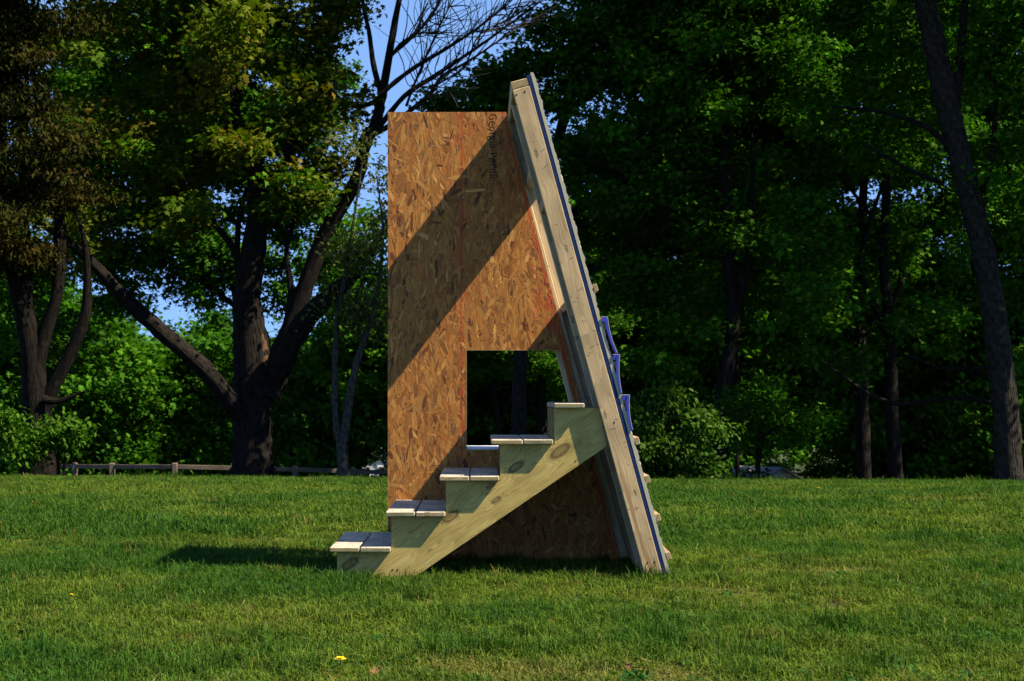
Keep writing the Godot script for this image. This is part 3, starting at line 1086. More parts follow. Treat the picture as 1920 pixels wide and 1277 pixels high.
var C := {}

func build_trees() -> void:
	C.maple = leaf_cluster(1, 20, 0.36, 0.092, maple_lobes)
	C.small = leaf_cluster(2, 22, 0.30, 0.055, oval_lobes)
	C.mid = leaf_cluster(3, 18, 0.36, 0.085, maple_lobes)
	C.far = leaf_cluster(4, 20, 0.55, 0.13, maple_lobes)
	C.spray = leaf_cluster(5, 60, 0.46, 0.066, [1.0, 0.34, 0.26, 0.22, 0.3, 0.22, 0.26, 0.34], 0.22)
	C.birch = leaf_cluster(6, 20, 0.40, 0.05, oval_lobes)

	# big old maple on the left
	var t := thing("old_maple", "big old maple with a broken stub, low leaning limb and bare branches", "tree", base_at(475, 30))
	wood(t, "trunk", M.bark_dark, [[base_at(475, 30) + Vector3(0, -0.2, 0), 0.35]] + pl(30, [[474, 850, 0.335], [472, 760, 0.33], [474, 690, 0.345], [470, 630, 0.30], [463, 560, 0.24], [474, 470, 0.21], [484, 400, 0.18], [478, 330, 0.14], [452, 270, 0.11], [440, 200, 0.09], [432, 100, 0.06], [428, -60, 0.04]]), 14, 0.16, 0.5, 3)
	var limbs := [
		[[500, 740, 0.26], [520, 690, 0.24], [540, 630, 0.19], [556, 584, 0.165], [601, 460, 0.145], [625, 410, 0.135], [668, 338, 0.12], [684, 278, 0.10], [706, 225, 0.10], [716, 180, 0.085], [737, 60, 0.06], [756, -40, 0.04]],
		[[520, 700, 0.22, -0.2], [548, 640, 0.20, -0.4], [586, 584, 0.17, -0.7], [646, 531, 0.13, -1.0], [690, 480, 0.09, -1.2], [730, 420, 0.05, -1.4]],
		[[450, 775, 0.19, -0.2], [425, 745, 0.17, -0.4], [380, 690, 0.155, -0.7], [300, 620, 0.14, -1.0], [235, 560, 0.125, -1.2], [170, 490, 0.09, -1.4], [110, 440, 0.07, -1.5], [40, 400, 0.04, -1.6]],
		[[480, 420, 0.13], [510, 360, 0.10], [540, 290, 0.07], [555, 200, 0.045], [570, 100, 0.03]],
		[[466, 540, 0.10], [440, 470, 0.075], [400, 420, 0.05], [350, 380, 0.035], [300, 340, 0.02]],
		[[470, 330, 0.08], [420, 240, 0.06], [360, 150, 0.045], [300, 90, 0.03], [240, 20, 0.02]],
		[[540, 620, 0.07], [545, 540, 0.055], [537, 470, 0.045], [560, 380, 0.03], [570, 300, 0.02]],
		[[455, 560, 0.08, 0.3], [445, 480, 0.06, 0.5], [450, 400, 0.05, 0.6], [480, 300, 0.03, 0.6]],
		[[690, 240, 0.05], [650, 300, 0.035], [600, 330, 0.025], [560, 350, 0.015]],
		[[708, 190, 0.05], [660, 200, 0.035], [620, 170, 0.03], [590, 160, 0.015]],
		[[716, 180, 0.06], [700, 120, 0.05], [692, 60, 0.04], [680, 0, 0.03], [690, -60, 0.02]]]
	for k in limbs.size():
		wood(t, "limb", M.bark_dark, pl(30, limbs[k]), 9, 0.12, 0.0, 10 + k)
	# the torn stub
	wood(t, "broken_stub", M.torn, pl(29.85, [[494, 690, 0.10], [491, 640, 0.07], [484, 615, 0.035], [480, 598, 0.008]]), 8, 0.5, 0.0, 31)
	# bare branches over the sky
	var bare := [
		[[702, 250, 0.055], [760, 190, 0.045], [812, 150, 0.04], [860, 105, 0.033], [925, 58, 0.024], [1015, 4, 0.012]],
		[[716, 185, 0.05], [770, 140, 0.04], [830, 90, 0.033], [890, 45, 0.024], [950, 8, 0.014], [990, -20, 0.008]],
		[[700, 262, 0.05], [748, 222, 0.045], [806, 165, 0.038], [828, 140, 0.032], [880, 122, 0.022], [940, 82, 0.011]],
		[[728, 110, 0.035], [770, 60, 0.028], [810, 20, 0.02], [840, -20, 0.012]],
		[[760, 192, 0.026], [775, 150, 0.022], [810, 85, 0.018], [842, 28, 0.012], [870, -20, 0.007]],
		[[820, 148, 0.02], [870, 125, 0.016], [900, 75, 0.012], [960, 40, 0.007]],
		[[716, 150, 0.03], [745, 100, 0.022], [790, 70, 0.016], [840, 60, 0.009]]]
	var rb := RandomNumberGenerator.new()
	rb.seed = 77
	for k in bare.size():
		var line := pl(30, bare[k])
		for i in line.size():
			line[i][0].z += 0.5 * sin(i * 1.3 + k)
		wood(t, "bare_branch", M.bark_dark, line, 7, 0.1, 0.0, 40 + k)
		for j in 24:
			var i := rb.randi_range(1, line.size() - 2)
			var p: Vector3 = line[i][0].lerp(line[i + 1][0], rb.randf())
			var dir: Vector3 = (line[i + 1][0] - line[i][0]).normalized()
			var q := p
			var tw := [[q, 0.011 + 0.003 * rb.randf()]]
			var kick := Vector3(rb.randfn(0.1, 0.5), rb.randfn(0.25, 0.6), rb.randfn(0, 0.7))
			for s in 4:
				q += (dir + kick).normalized() * rb.randf_range(0.18, 0.42)
				kick += Vector3(rb.randfn(0, 0.35), rb.randfn(0.05, 0.35), rb.randfn(0, 0.3))
				tw.append([q, 0.009 - 0.0018 * s])
			wood(t, "twig", M.twig, tw, 4, 0.0, 0.0, 50 + j)
	foliage(t, "crown", C.maple, M.leaf, bl(30, [[300, 40, 210, 90], [480, 30, 190, 100], [430, 170, 150, 90], [575, 130, 95, 90], [640, 60, 50, 70], [290, 190, 130, 90, 1.0], [230, 300, 120, 70], [400, 320, 130, 70, 0.5], [560, 280, 100, 70], [632, 215, 55, 45, 0.0, 0.8], [520, 400, 80, 45, 0.0, 0.7], [640, 300, 40, 30, 0.0, 0.6],
		[350, -150, 330, 140, 0.0, 0.5], [560, -180, 180, 120, 0.0, 0.35], [420, -420, 330, 180, 0.0, 0.2], [470, 60, 130, 60, -3.0, 0.6], [330, 140, 110, 70, -2.5, 0.6], [480, 240, 110, 60, -1.5, 0.6], [380, 400, 110, 50, -1.2, 0.6], [220, 220, 110, 90, -1.0, 0.8], [560, 200, 90, 60, -1.0, 0.7], [540, 350, 60, 40, -1.0, 0.6], [200, 420, 110, 60, -1.0, 0.7], [170, 130, 90, 90, -1.0, 0.8], [150, 60, 120, 110, 1.5]]), 29.0, 0.42, olive, 301)

	# green maple behind it
	t = thing("green_maple", "green maple standing behind the big old maple, leaves hanging over the fence", "tree", base_at(468, 37))
	wood(t, "trunk", M.bark_dark, [[base_at(468, 37) + Vector3(0, -0.2, 0), 0.18]] + pl(37, [[468, 760, 0.16], [458, 600, 0.14], [410, 450, 0.10], [360, 300, 0.08], [340, 100, 0.05]]), 9, 0.1, 0.3, 5)
	wood(t, "limb", M.bark_dark, pl(37, [[450, 580, 0.07], [350, 510, 0.045], [270, 470, 0.04]]), 7, 0.1, 0.0, 6)
	wood(t, "limb", M.bark_dark, pl(37, [[430, 510, 0.07], [470, 450, 0.05], [560, 400, 0.04], [620, 420, 0.02]]), 7, 0.1, 0.0, 7)
	foliage(t, "crown", C.maple, M.leaf, bl(37, [[250, 420, 130, 70], [170, 380, 90, 70], [140, 250, 110, 80], [200, 130, 110, 90], [90, 350, 80, 70], [120, 480, 60, 50], [470, 500, 60, 60], [500, 420, 70, 60], [350, 470, 110, 65], [250, 510, 90, 45], [330, 390, 90, 60], [180, 480, 70, 60], [410, 540, 60, 40], [560, 390, 60, 60], [590, 480, 60, 50], [540, 540, 40, 40], [640, 400, 50, 60], [300, 270, 150, 90], [450, 250, 140, 100], [380, 100, 200, 120], [60, 540, 70, 50], [100, 620, 70, 50], [30, 640, 60, 40, 0.0, 0.6], [200, 570, 60, 40], [560, 200, 100, 100, 0.0, 0.6]]), 62.0, 0.45, green, 302)

	# thin twin-stemmed tree
	t = thing("twin_stem_tree", "slender grey tree with two stems left of the strand board wall", "tree", base_at(645, 27))
	wood(t, "trunk", M.bark_pale, [[base_at(645, 27) + Vector3(0, -0.15, 0), 0.105]] + pl(27, [[643, 870, 0.095], [641, 830, 0.09]]), 9, 0.1, 0.15, 8)
	wood(t, "stem", M.bark_pale, pl(27, [[641, 845, 0.07], [630, 790, 0.055], [628, 700, 0.05], [632, 600, 0.042], [650, 500, 0.03], [665, 400, 0.02], [680, 300, 0.012]]), 8, 0.1, 0.0, 9)
	wood(t, "stem", M.bark_pale, pl(27, [[642, 840, 0.08], [652, 770, 0.07], [664, 700, 0.062], [682, 640, 0.052], [700, 585, 0.045], [712, 520, 0.03], [718, 430, 0.02], [706, 330, 0.01]]), 8, 0.1, 0.0, 10)
	wood(t, "branch", M.bark_pale, pl(27, [[678, 650, 0.03], [672, 600, 0.024], [668, 560, 0.018], [690, 500, 0.01]]), 6, 0.1, 0.0, 11)
	wood(t, "branch", M.bark_pale, pl(27, [[690, 638, 0.018], [710, 640, 0.012], [740, 632, 0.008]]), 5, 0.1, 0.0, 12)
	foliage(t, "crown", C.birch, M.leaf, bl(27, [[690, 320, 60, 70, 1.0], [680, 420, 70, 70, 0.0], [705, 520, 40, 50], [650, 500, 40, 50], [720, 400, 50, 90, 1.0], [660, 575, 40, 30], [700, 590, 30, 30]]), 13.0, 0.3, pale, 303)

	# old cedar on the far left
	t = thing("old_cedar", "brownish drooping cedar with several dark stems at the far left edge", "tree", base_at(75, 26))
	wood(t, "trunk", M.bark_brown, [[base_at(75, 26) + Vector3(0, -0.2, 0), 0.26]] + pl(26, [[72, 830, 0.24], [66, 740, 0.21], [58, 650, 0.16], [40, 560, 0.15], [20, 480, 0.12], [10, 350, 0.09], [0, 150, 0.06], [-10, -100, 0.03]]), 12, 0.15, 0.35, 13)
	wood(t, "limb", M.bark_brown, pl(26, [[80, 770, 0.13], [105, 715, 0.115], [138, 650, 0.10], [160, 590, 0.085], [164, 520, 0.06], [158, 450, 0.04], [140, 390, 0.02]]), 9, 0.12, 0.0, 14)
	wood(t, "limb", M.bark_brown, pl(26, [[66, 700, 0.12], [86, 620, 0.105], [105, 560, 0.095], [112, 480, 0.10], [110, 380, 0.08], [100, 200, 0.05]]), 9, 0.12, 0.0, 15)
	wood(t, "limb", M.bark_brown, pl(26, [[60, 680, 0.11], [50, 600, 0.10], [52, 520, 0.09], [45, 400, 0.07], [40, 200, 0.04]]), 8, 0.12, 0.0, 16)
	wood(t, "branch", M.bark_brown, pl(25.8, [[82, 750, 0.07], [110, 752, 0.05], [138, 742, 0.03], [152, 735, 0.015]]), 6, 0.2, 0.0, 17)
	var layers := []
	var rc := RandomNumberGenerator.new()
	rc.seed = 6
	for k in 19:
		var py := -260.0 + k * 41.0
		var reach: float = 235.0 - absf(py - 310.0) * 0.45 if py > 220.0 else 130.0 + 25.0 * sin(py * 0.05)
		for j in 4:
			layers.append([rc.randf_range(-190.0, reach - 55.0), py + rc.randfn(0, 14), rc.randf_range(45, 85), rc.randf_range(9, 19), rc.randf_range(-1.0, 1.0)])
	foliage(t, "crown", C.spray, M.needle, bl(25, layers), 78.0, 0.36, cedar, 304, 1.0)

	# bright bush left
	t = thing("bright_bush", "bright green bush in front of the fence below the cedar", "bush", base_at(110, 25))
	wood(t, "stem", M.bark_brown, [[base_at(110, 25) + Vector3(0, -0.1, 0), 0.03]] + pl(25, [[108, 850, 0.025], [100, 800, 0.015]]), 6)
	wood(t, "stem", M.bark_brown, [[base_at(110, 25) + Vector3(0.06, -0.1, 0), 0.025]] + pl(25, [[125, 840, 0.02], [140, 815, 0.012]]), 6)
	foliage(t, "foliage", C.small, M.leaf, bl(25, [[110, 818, 50, 17], [140, 808, 30, 16], [85, 832, 40, 18], [50, 835, 30, 20], [5, 790, 20, 22], [15, 825, 30, 25]]), 70.0, 0.2, [Color(0.055, 0.13, 0.010), Color(0.045, 0.115, 0.010)], 305)

	# the great maple behind the display
	t = thing("great_maple", "great dark maple whose wide crown rises behind the leaning panel", "tree", base_at(972, 33))
	wood(t, "trunk", M.bark_grey, [[base_at(972, 33) + Vector3(0, -0.2, 0), 0.17]] + pl(33, [[973, 820, 0.15], [975, 700, 0.14], [985, 560, 0.135], [1010, 400, 0.13], [1050, 250, 0.11], [1090, 80, 0.10], [1120, -200, 0.06]]), 11, 0.1, 0.3, 18)
	for e in [[[990, 540, 0.10], [960, 380, 0.07], [900, 270, 0.05], [830, 225, 0.02]], [[1000, 480, 0.13], [1100, 380, 0.10], [1250, 300, 0.08], [1400, 260, 0.05], [1540, 270, 0.03]], [[990, 560, 0.12], [1120, 500, 0.10], [1260, 470, 0.07], [1400, 500, 0.05], [1520, 560, 0.03]], [[1060, 210, 0.09], [1200, 120, 0.07], [1380, 60, 0.05]], [[1040, 300, 0.08], [980, 200, 0.06], [960, 100, 0.03]]]:
		wood(t, "limb", M.bark_dark, pl(33, e), 8, 0.1, 0.0, 19)
	foliage(t, "crown", C.maple, M.leaf, bl(31.5, [[860, 235, 55, 28], [835, 205, 30, 14], [878, 180, 38, 20], [915, 155, 40, 28], [955, 125, 42, 36], [996, 90, 34, 42], [1000, 180, 60, 60], [1038, 28, 34, 46], [905, 200, 60, 45], [930, 270, 90, 60, 1.0], [975, 130, 55, 50], [1000, 230, 80, 80], [1050, 75, 55, 80], [1030, 170, 70, 60], [1130, 130, 90, 90], [1120, 20, 90, 70], [1230, 60, 110, 90], [1120, 280, 100, 90], [1230, 220, 100, 80], [1330, 130, 100, 90], [1380, 260, 100, 80], [1150, 420, 60, 80], [1400, 650, 80, 36], [1600, 560, 55, 50, 1.0], [1640, 470, 60, 50, 1.5], [1700, 400, 60, 50, 2.0], [1590, 670, 45, 30, 1.0], [1680, 610, 50, 40, 1.5], [1760, 560, 50, 50, 3.0], [1220, 660, 60, 40], [1500, 410, 60, 55, -2.5], [1552, 540, 46, 55, -2.5], [1490, 585, 50, 50, -2.5], [1530, 470, 45, 45, -2.5], [1250, 370, 100, 80], [1330, 20, 110, 70], [1450, 40, 110, 60], [1490, 150, 90, 80], [1360, 420, 110, 70], [1480, 380, 80, 80], [1530, 480, 60, 70], [1560, 560, 45, 50], [1480, 560, 70, 70], [1400, 560, 80, 50], [1260, 520, 100, 60], [1180, 560, 50, 60], [1500, 640, 40, 30], [1290, 620, 60, 40], [1130, 560, 40, 50],
		[1190, -150, 150, 120, 0.0, 0.8], [1000, -330, 150, 110, -1.0, 0.5], [1100, -480, 260, 140, -2.0, 0.5], [860, 330, 90, 70, -3.0], [850, 460, 95, 80, -3.0], [1400, -140, 200, 120, 0.0, 0.8], [1250, -400, 300, 180, 0.0, 0.6], [1250, -260, 260, 110, -6.5, 0.6], [1550, -280, 200, 110, -6.5, 0.6], [1280, -40, 210, 110, 2.5, 0.8], [1260, 220, 220, 190, 4.0, 0.8], [1100, 330, 140, 110, 3.0, 0.8], [1300, 420, 230, 150, 3.5, 0.8]]), 38.0, 0.44, green, 306)

	# leaning trunk on the right
	t = thing("leaning_maple", "tall maple with a bare grey trunk leaning left at the right edge", "tree", base_at(1890, 27))
	wood(t, "trunk", M.bark_grey, [[base_at(1893, 27) + Vector3(0, -0.2, 0), 0.235]] + pl(27, [[1890, 860, 0.215], [1886, 780, 0.205], [1872, 650, 0.198], [1850, 500, 0.19], [1822, 380, 0.182], [1796, 280, 0.175], [1762, 130, 0.19], [1735, 0, 0.17], [1700, -200, 0.12], [1680, -420, 0.07]]), 14, 0.1, 0.32, 20)
	for e in [[[1785, 230, 0.10], [1800, 120, 0.08], [1810, 0, 0.06], [1830, -200, 0.04]], [[1840, 360, 0.06], [1860, 290, 0.045], [1870, 150, 0.035], [1880, 40, 0.02]], [[1800, 300, 0.06], [1740, 240, 0.045], [1650, 210, 0.03], [1560, 200, 0.015]], [[1770, 345, 0.04], [1730, 330, 0.035], [1690, 310, 0.03], [1620, 270, 0.018]], [[1872, 760, 0.05, 0.3], [1800, 745, 0.045, 1.0], [1700, 758, 0.04, 1.4], [1640, 745, 0.036, 1.6], [1590, 712, 0.03, 1.8], [1545, 680, 0.02, 2.0]], [[1850, 690, 0.035, 1.5], [1770, 690, 0.03, 2.0], [1700, 668, 0.024, 2.0], [1660, 672, 0.015, 2.0]]]:
		wood(t, "limb", M.bark_dark, pl(27, e), 8, 0.1, 0.0, 21)
	foliage(t, "crown", C.maple, M.leaf, bl(27, [[1700, 40, 150, 70, 1.5], [1600, 90, 90, 70, 1.5], [1860, 90, 80, 90, 0.5], [1880, 240, 60, 80], [1885, 360, 50, 60], [1900, 440, 40, 50], [1590, 210, 80, 60, 1.5], [1660, 260, 80, 50, 2.0], [1690, 170, 80, 60, 2.0], [1910, 560, 30, 50, 1.5], [1912, 660, 25, 50, 1.5], [1780, 60, 80, 60, 1.5],
		[1750, -150, 260, 130, 0.0, 0.7], [1950, 0, 120, 200, 0.0, 0.8], [2010, 300, 100, 220, 0.5, 0.8], [1750, -420, 300, 180, 0.0, 0.5], [1900, -300, 260, 120, -3.0, 0.5]]), 30.0, 0.42, green, 307)

	# its neighbour just outside the view, which shades the right-hand edge
	t = thing("neighbour_maple", "maple beyond the right edge that shades the leaning maple", "tree", base_at(2330, 30))
	wood(t, "trunk", M.bark_grey, [[base_at(2330, 30) + Vector3(0, -0.2, 0), 0.3]] + pl(30, [[2330, 700, 0.27], [2320, 400, 0.22], [2310, 0, 0.15], [2300, -400, 0.06]]), 12, 0.1, 0.3, 24)
	foliage(t, "crown", C.maple, M.leaf, bl(30, [[2150, 380, 130, 110, 4.0], [2200, 180, 160, 120, 4.0], [2120, 520, 90, 80, 4.0], [2300, 40, 200, 140, 4.0], [2250, 0, 220, 160, -3.0], [2180, -250, 240, 150], [2380, -200, 220, 170], [2280, -430, 270, 180], [2400, 200, 180, 150], [2200, 250, 150, 120, -3.0, 0.6]]), 9.0, 0.6, green, 311, 1.2)

	# shrub right of the panel
	t = thing("round_shrub", "round fine-leaved shrub at the lawn edge just right of the leaning panel", "shrub", base_at(1248, 25))
	for e in [[1230, 0.0], [1250, 0.1], [1272, -0.1]]:
		wood(t, "stem", M.bark_brown, [[base_at(1248, 25) + Vector3((e[0] - 1248) * 0.003, -0.1, e[1]), 0.035], [at(e[0] - 4, 850, 25), 0.025], [at(e[0] + 6, 780, 25), 0.015]], 6)
	foliage(t, "foliage", C.small, M.leaf, bl(25, [[1240, 800, 75, 70], [1300, 830, 36, 60], [1210, 760, 45, 45], [1270, 760, 40, 40], [1320, 800, 20, 30], [1190, 840, 45, 55], [1250, 870, 80, 30], [1315, 870, 22, 28]]), 60.0, 0.24, [Color(0.045, 0.105, 0.012), Color(0.036, 0.085, 0.012), Color(0.06, 0.115, 0.014)], 308)

	# small weeping tree over the far roof
	t = thing("small_weeping_tree", "small weeping tree with hanging foliage above the white gable", "tree", base_at(1465, 29))
	wood(t, "trunk", M.bark_dark, [[base_at(1422, 29) + Vector3(0, -0.3, 0), 0.05]] + pl(29, [[1421, 860, 0.045], [1426, 820, 0.035], [1440, 770, 0.02]]), 7, 0.1, 0.0, 22)
	wood(t, "limb", M.bark_dark, pl(29, [[1424, 830, 0.03], [1460, 800, 0.022], [1500, 815, 0.01]]), 6, 0.1, 0.0, 23)
	foliage(t, "crown", C.mid, M.leaf, bl(29, [[1400, 765, 45, 35], [1440, 745, 40, 40], [1470, 790, 50, 36], [1508, 805, 32, 34], [1482, 825, 30, 14], [1522, 790, 20, 25], [1385, 810, 18, 20]]), 30.0, 0.3, green, 309, 0.8)

	# dark slender trunks in the shade on the right and centre
	var slim := [[1354, 31, 0.16, "dark straight trunk between the round shrub and the small weeping tree"], [1385, 36, 0.05, "thin dark sapling beside the grey house roof"], [1622, 34, 0.16, "dark trunk, farther of the two from the leaning maple"], [1683, 33, 0.15, "dark forked trunk, nearer of the two to the leaning maple"], [1005, 41, 0.12, "thin grey trunk seen through the wall opening right of the great maple"], [930, 43, 0.09, "thin dark trunk seen through the left half of the wall opening"]]
	for k in slim.size():
		var e: Array = slim[k]
		var bp := base_at(e[0], e[1])
		t = thing("slender_tree", e[3], "tree", bp, "slender trees in the shade")
		var w := [[bp + Vector3(0, -0.2, 0), e[2]]]
		var q := bp
		for i in 6:
			q += Vector3(rb.randfn(0, 0.14), 1.5 if k < 4 else 0.85, rb.randfn(0, 0.1))
			w.append([q, e[2] * (0.92 - 0.13 * i)])
		wood(t, "trunk", M.bark_dark, w, 8, 0.1, 0.2, 60 + k)
		wood(t, "limb", M.bark_dark, [[w[2][0], e[2] * 0.5], [w[2][0] + Vector3(rb.randfn(0, 0.4), 1.4, 0.2), e[2] * 0.35], [w[2][0] + Vector3(rb.randfn(0, 0.8), 3.4, 0.4), e[2] * 0.15]], 6, 0.1, 0.0, 70 + k)
		foliage(t, "crown", C.maple, M.leaf, [[w[5][0], Vector3(1.9, 1.7, 1.7)], [w[6][0] + Vector3(0, 1.0, 0), Vector3(2.1, 1.6, 2.0)], [w[3][0] + Vector3(0.6, 0.4, 0), Vector3(1.1, 0.7, 1.0), 0.6]], 18.0, 0.5, green, 320 + k)

# ------------------------------------------------------------------ the wood behind
func build_woods() -> void:
	var r := RandomNumberGenerator.new()
	r.seed = 9
	var hold := Node3D.new()
	var blobs := []
	# undergrowth along the whole edge, two rows deep
	for row in [-40.0, -45.0]:
		var x := -30.0
		while x < 34.0:
			var z: float = row + r.randf_range(-1.5, 1.5)
			var px: float = VPX + x * FOC / (EYE.z - z)
			var top: float = r.randf_range(3.4, 4.6)
			if px < 700:
				top = (3.6 if px < 190 else 2.3) + 0.6 * sin(px * 0.021 + 1.0) + r.randf_range(-0.3, 0.3)
			var y := ground_y(x, z) + 0.6
			if px > 1300 and px < 1570:
				y = 0.9
			elif px > 690 and px < 735:
				y = 0.7
			while y < top:
				blobs.append([Vector3(x + r.randfn(0, 0.4), y, z), Vector3(1.4, 1.05, 1.3), 1.9])
				y += 1.2
			x += 1.35
	# taller wall of crowns on the right and centre
	for z in [-39.0, -45.0, -51.0]:
		var x := -4.0
		while x < 36.0:
			var px: float = VPX + x * FOC / (EYE.z - z)
			var most: float = 17.0 if px > 1230 else (8.0 if px > 1080 else (5.5 if px > 780 else 4.0))
			var y := 4.0
			while y < most:
				blobs.append([Vector3(x + r.randfn(0, 0.8), y + r.randfn(0, 0.4), z + r.randf_range(-2, 2)), Vector3(2.0, 1.5, 2.0), 0.9])
				y += 2.2
			x += 2.5
	# a farther row closes the view below the crowns
	for row in [-66.0, -74.0]:
		var x := -30.0
		while x < 34.0:
			for y in [-2.2, -0.6, 1.0, 2.6]:
				blobs.append([Vector3(x + r.randfn(0, 0.5), y, row + r.randfn(0, 1.0)), Vector3(2.0, 1.3, 1.6), 0.9])
			x += 2.3
	# looser crowns far left
	for e in [[-20, 6], [-17, 8], [-14.5, 5.5], [-22, 10], [-18, 12]]:
		blobs.append([Vector3(e[0], e[1], -38), Vector3(2.2, 1.8, 2.0), 1.0])
	var o := foliage(hold, "woodland", C.far, M.leaf, blobs, 7.0, 0.7, green, 400)
	hold.remove_child(o)
	o.set_meta("kind", "stuff")
	o.set_meta("label", "dense dark green wood along the far edge of the lawn")
	o.set_meta("category", "woodland")
	add_child(o)
	hold.free()

# ------------------------------------------------------------------ fence, houses
func build_fence_and_houses() -> void:
	var t := thing("rail_fence", "weathered two-rail wooden fence below the trees on the left", "fence")
	var posts := [[-20, 866, 50], [68, 867, 47.5], [140, 867.5, 46], [210, 868, 45], [328, 868, 44], [441, 870.5, 44], [553, 873, 44], [663, 877, 44.5], [773, 880, 45], [880, 884, 46]]
	for k in posts.size():
		var e: Array = posts[k]
		var p := at(e[0], e[1], e[2])
		var gy := ground_y(p.x, p.z) - 0.3
		var h: float = p.y - gy
		part(t, "post", board(h, 0.14, 0.14, 0.02, Vector2(0.1 * k, 0)), [M.fence, M.fence], Transform3D(Basis(Vector3(0, 0, 1), PI * 0.5), Vector3(p.x, gy + h * 0.5, p.z)))
		if k > 0:
			var o: Array = posts[k - 1]
			var a := at(o[0], o[1], o[2])
			for drop in [0.10, 0.40]:
				var p0 := a + Vector3(0, -drop, 0.01)
				var p1 := p + Vector3(0, -drop, 0.01)
				var dir := (p1 - p0).normalized()
				var side := dir.cross(Vector3.UP).normalized()
				part(t, "rail", board(p0.distance_to(p1), 0.115, 0.045, 0.008, Vector2(0.2 * k, drop)), [M.fence, M.fence], Transform3D(Basis(dir, side.cross(dir), side), (p0 + p1) * 0.5))
	# white gabled house below the crest on the right
	house("white_house", "white gabled house with grey roof beyond the lawn, under the small weeping tree", at(1462, 905, 58), 5.6, 3.2, 0.85, 9.0, 879.0, 1462.0, 58.0)
	house("white_cottage", "white cottage glimpsed behind the fence beside the slender grey tree", at(712, 905, 70), 3.0, 3.0, 0.0, 6.0, 845.0, 712.0, 70.0)
	house("white_shed", "small white shed behind the fence post left of the big old maple", at(330, 905, 52), 0.62, 1.6, 0.0, 2.0, 868.0, 330.0, 52.0)

func house(called: String, label: String, foot: Vector3, wide: float, rise: float, turn: float, deep: float, ridge_py: float, px: float, d: float) -> void:
	var gy := ground_y(foot.x, foot.z) - 0.6
	var ridge: float = at(px, ridge_py, d).y
	var eave: float = ridge - wide * 0.265
	var t := thing(called, label, "house", Vector3(foot.x, gy, foot.z))
	t.rotation.y = turn
	var hw := wide * 0.5
	var H: float = maxf(eave - gy, 0.4)
	var Rg: float = ridge - gy
	var st := new_st()
	var u4 := [Vector2.ZERO, Vector2(1, 0), Vector2(1, 1), Vector2(0, 1)]
	quad(st, [Vector3(-hw, -0.5, 0), Vector3(hw, -0.5, 0), Vector3(hw, H, 0), Vector3(-hw, H, 0)], Vector3(0, 0, 1), u4)
	tri(st, [Vector3(-hw, H, 0), Vector3(hw, H, 0), Vector3(0, Rg, 0)], Vector3(0, 0, 1), [u4[0], u4[1], u4[2]])
	quad(st, [Vector3(-hw, -0.5, -deep), Vector3(hw, -0.5, -deep), Vector3(hw, H, -deep), Vector3(-hw, H, -deep)], Vector3(0, 0, -1), u4)
	tri(st, [Vector3(-hw, H, -deep), Vector3(hw, H, -deep), Vector3(0, Rg, -deep)], Vector3(0, 0, -1), [u4[0], u4[1], u4[2]])
	for s in [-1, 1]:
		quad(st, [Vector3(s * hw, -0.5, 0), Vector3(s * hw, -0.5, -deep), Vector3(s * hw, H, -deep), Vector3(s * hw, H, 0)], Vector3(s, 0, 0), u4)
	part(t, "wall", st.commit(), [M.siding])
	for s in [-1, 1]:
		var sl := Vector2(hw, Rg - H)
		var rl := sl.length() + 0.12
		part(t, "roof_slope", board(deep + 0.3, 0.06, rl, 0.01), [M.roofing, M.roofing], Transform3D(Basis(Vector3(0, 0, -1), Vector3(s * sl.y, sl.x, 0).normalized(), Vector3(0, 0, -1).cross(Vector3(s * sl.y, sl.x, 0).normalized())), Vector3(s * hw * 0.53, (H + Rg) * 0.5 - 0.02 + 0.035, -deep * 0.5)))
	var n := int((Rg - 0.2) / 0.2)
	for k in mini(n, 14):      # clapboards on the gable end
		var y := Rg - 0.25 - k * 0.16
		var half: float = hw if y < H else hw * (Rg - y) / (Rg - H)
		if half > 0.15 and y > 0:
			part(t, "clapboard", board(half * 2.0 - 0.06, 0.15, 0.02, 0.004), [M.siding, M.siding], Transform3D(Basis(Vector3.RIGHT, 0.06), Vector3(0, y, 0.012)))
	if wide > 2.0:
		var f := part(t, "window", board(0.7, 0.9, 0.05, 0.01), [M.white, M.white], Transform3D(Basis.IDENTITY, Vector3(0.25, Rg - 1.05, 0.045)))
		part(f, "pane", board(0.56, 0.76, 0.02, 0.004), [M.pane, M.pane], Transform3D(Basis.IDENTITY, Vector3(0, 0, 0.022)))

# ------------------------------------------------------------------ small things on the lawn
func dead_leaf(label: String, px: float, py: float, size: float, m: Material, sd: int) -> void:
	var p := lawn_point(px, py)
	var o := thing("dead_leaf", label, "leaf", p + Vector3(0, 0.035, 0), "dead leaves on the lawn")
	var r := RandomNumberGenerator.new()
	r.seed = sd
	var st := new_st()
	var b := Basis(Vector3.UP, r.randf() * TAU) * Basis(Vector3.RIGHT, r.randf_range(0.4, 1.1))
	leaf(st, Vector3.ZERO, b, size, maple_lobes, -0.35)
	part(o, "blade", st.commit(), [m])
	part(o, "stalk", tube([Vector3.ZERO, b * Vector3(0, 0.01, -size * 0.8), b * Vector3(0.01, 0.02, -size * 1.4)], [0.0015, 0.0012, 0.001], 5, 0.0, 2), [m])

func lawn_point(px: float, py: float) -> Vector3:
	var d := 5.0
	while d < 24.0:
		var p := at(px, py, d)
		if p.y < ground_y(p.x, p.z) + 0.03:
			return Vector3(p.x, ground_y(p.x, p.z), p.z)
		d += 0.02
	return at(px, py, 24.0)

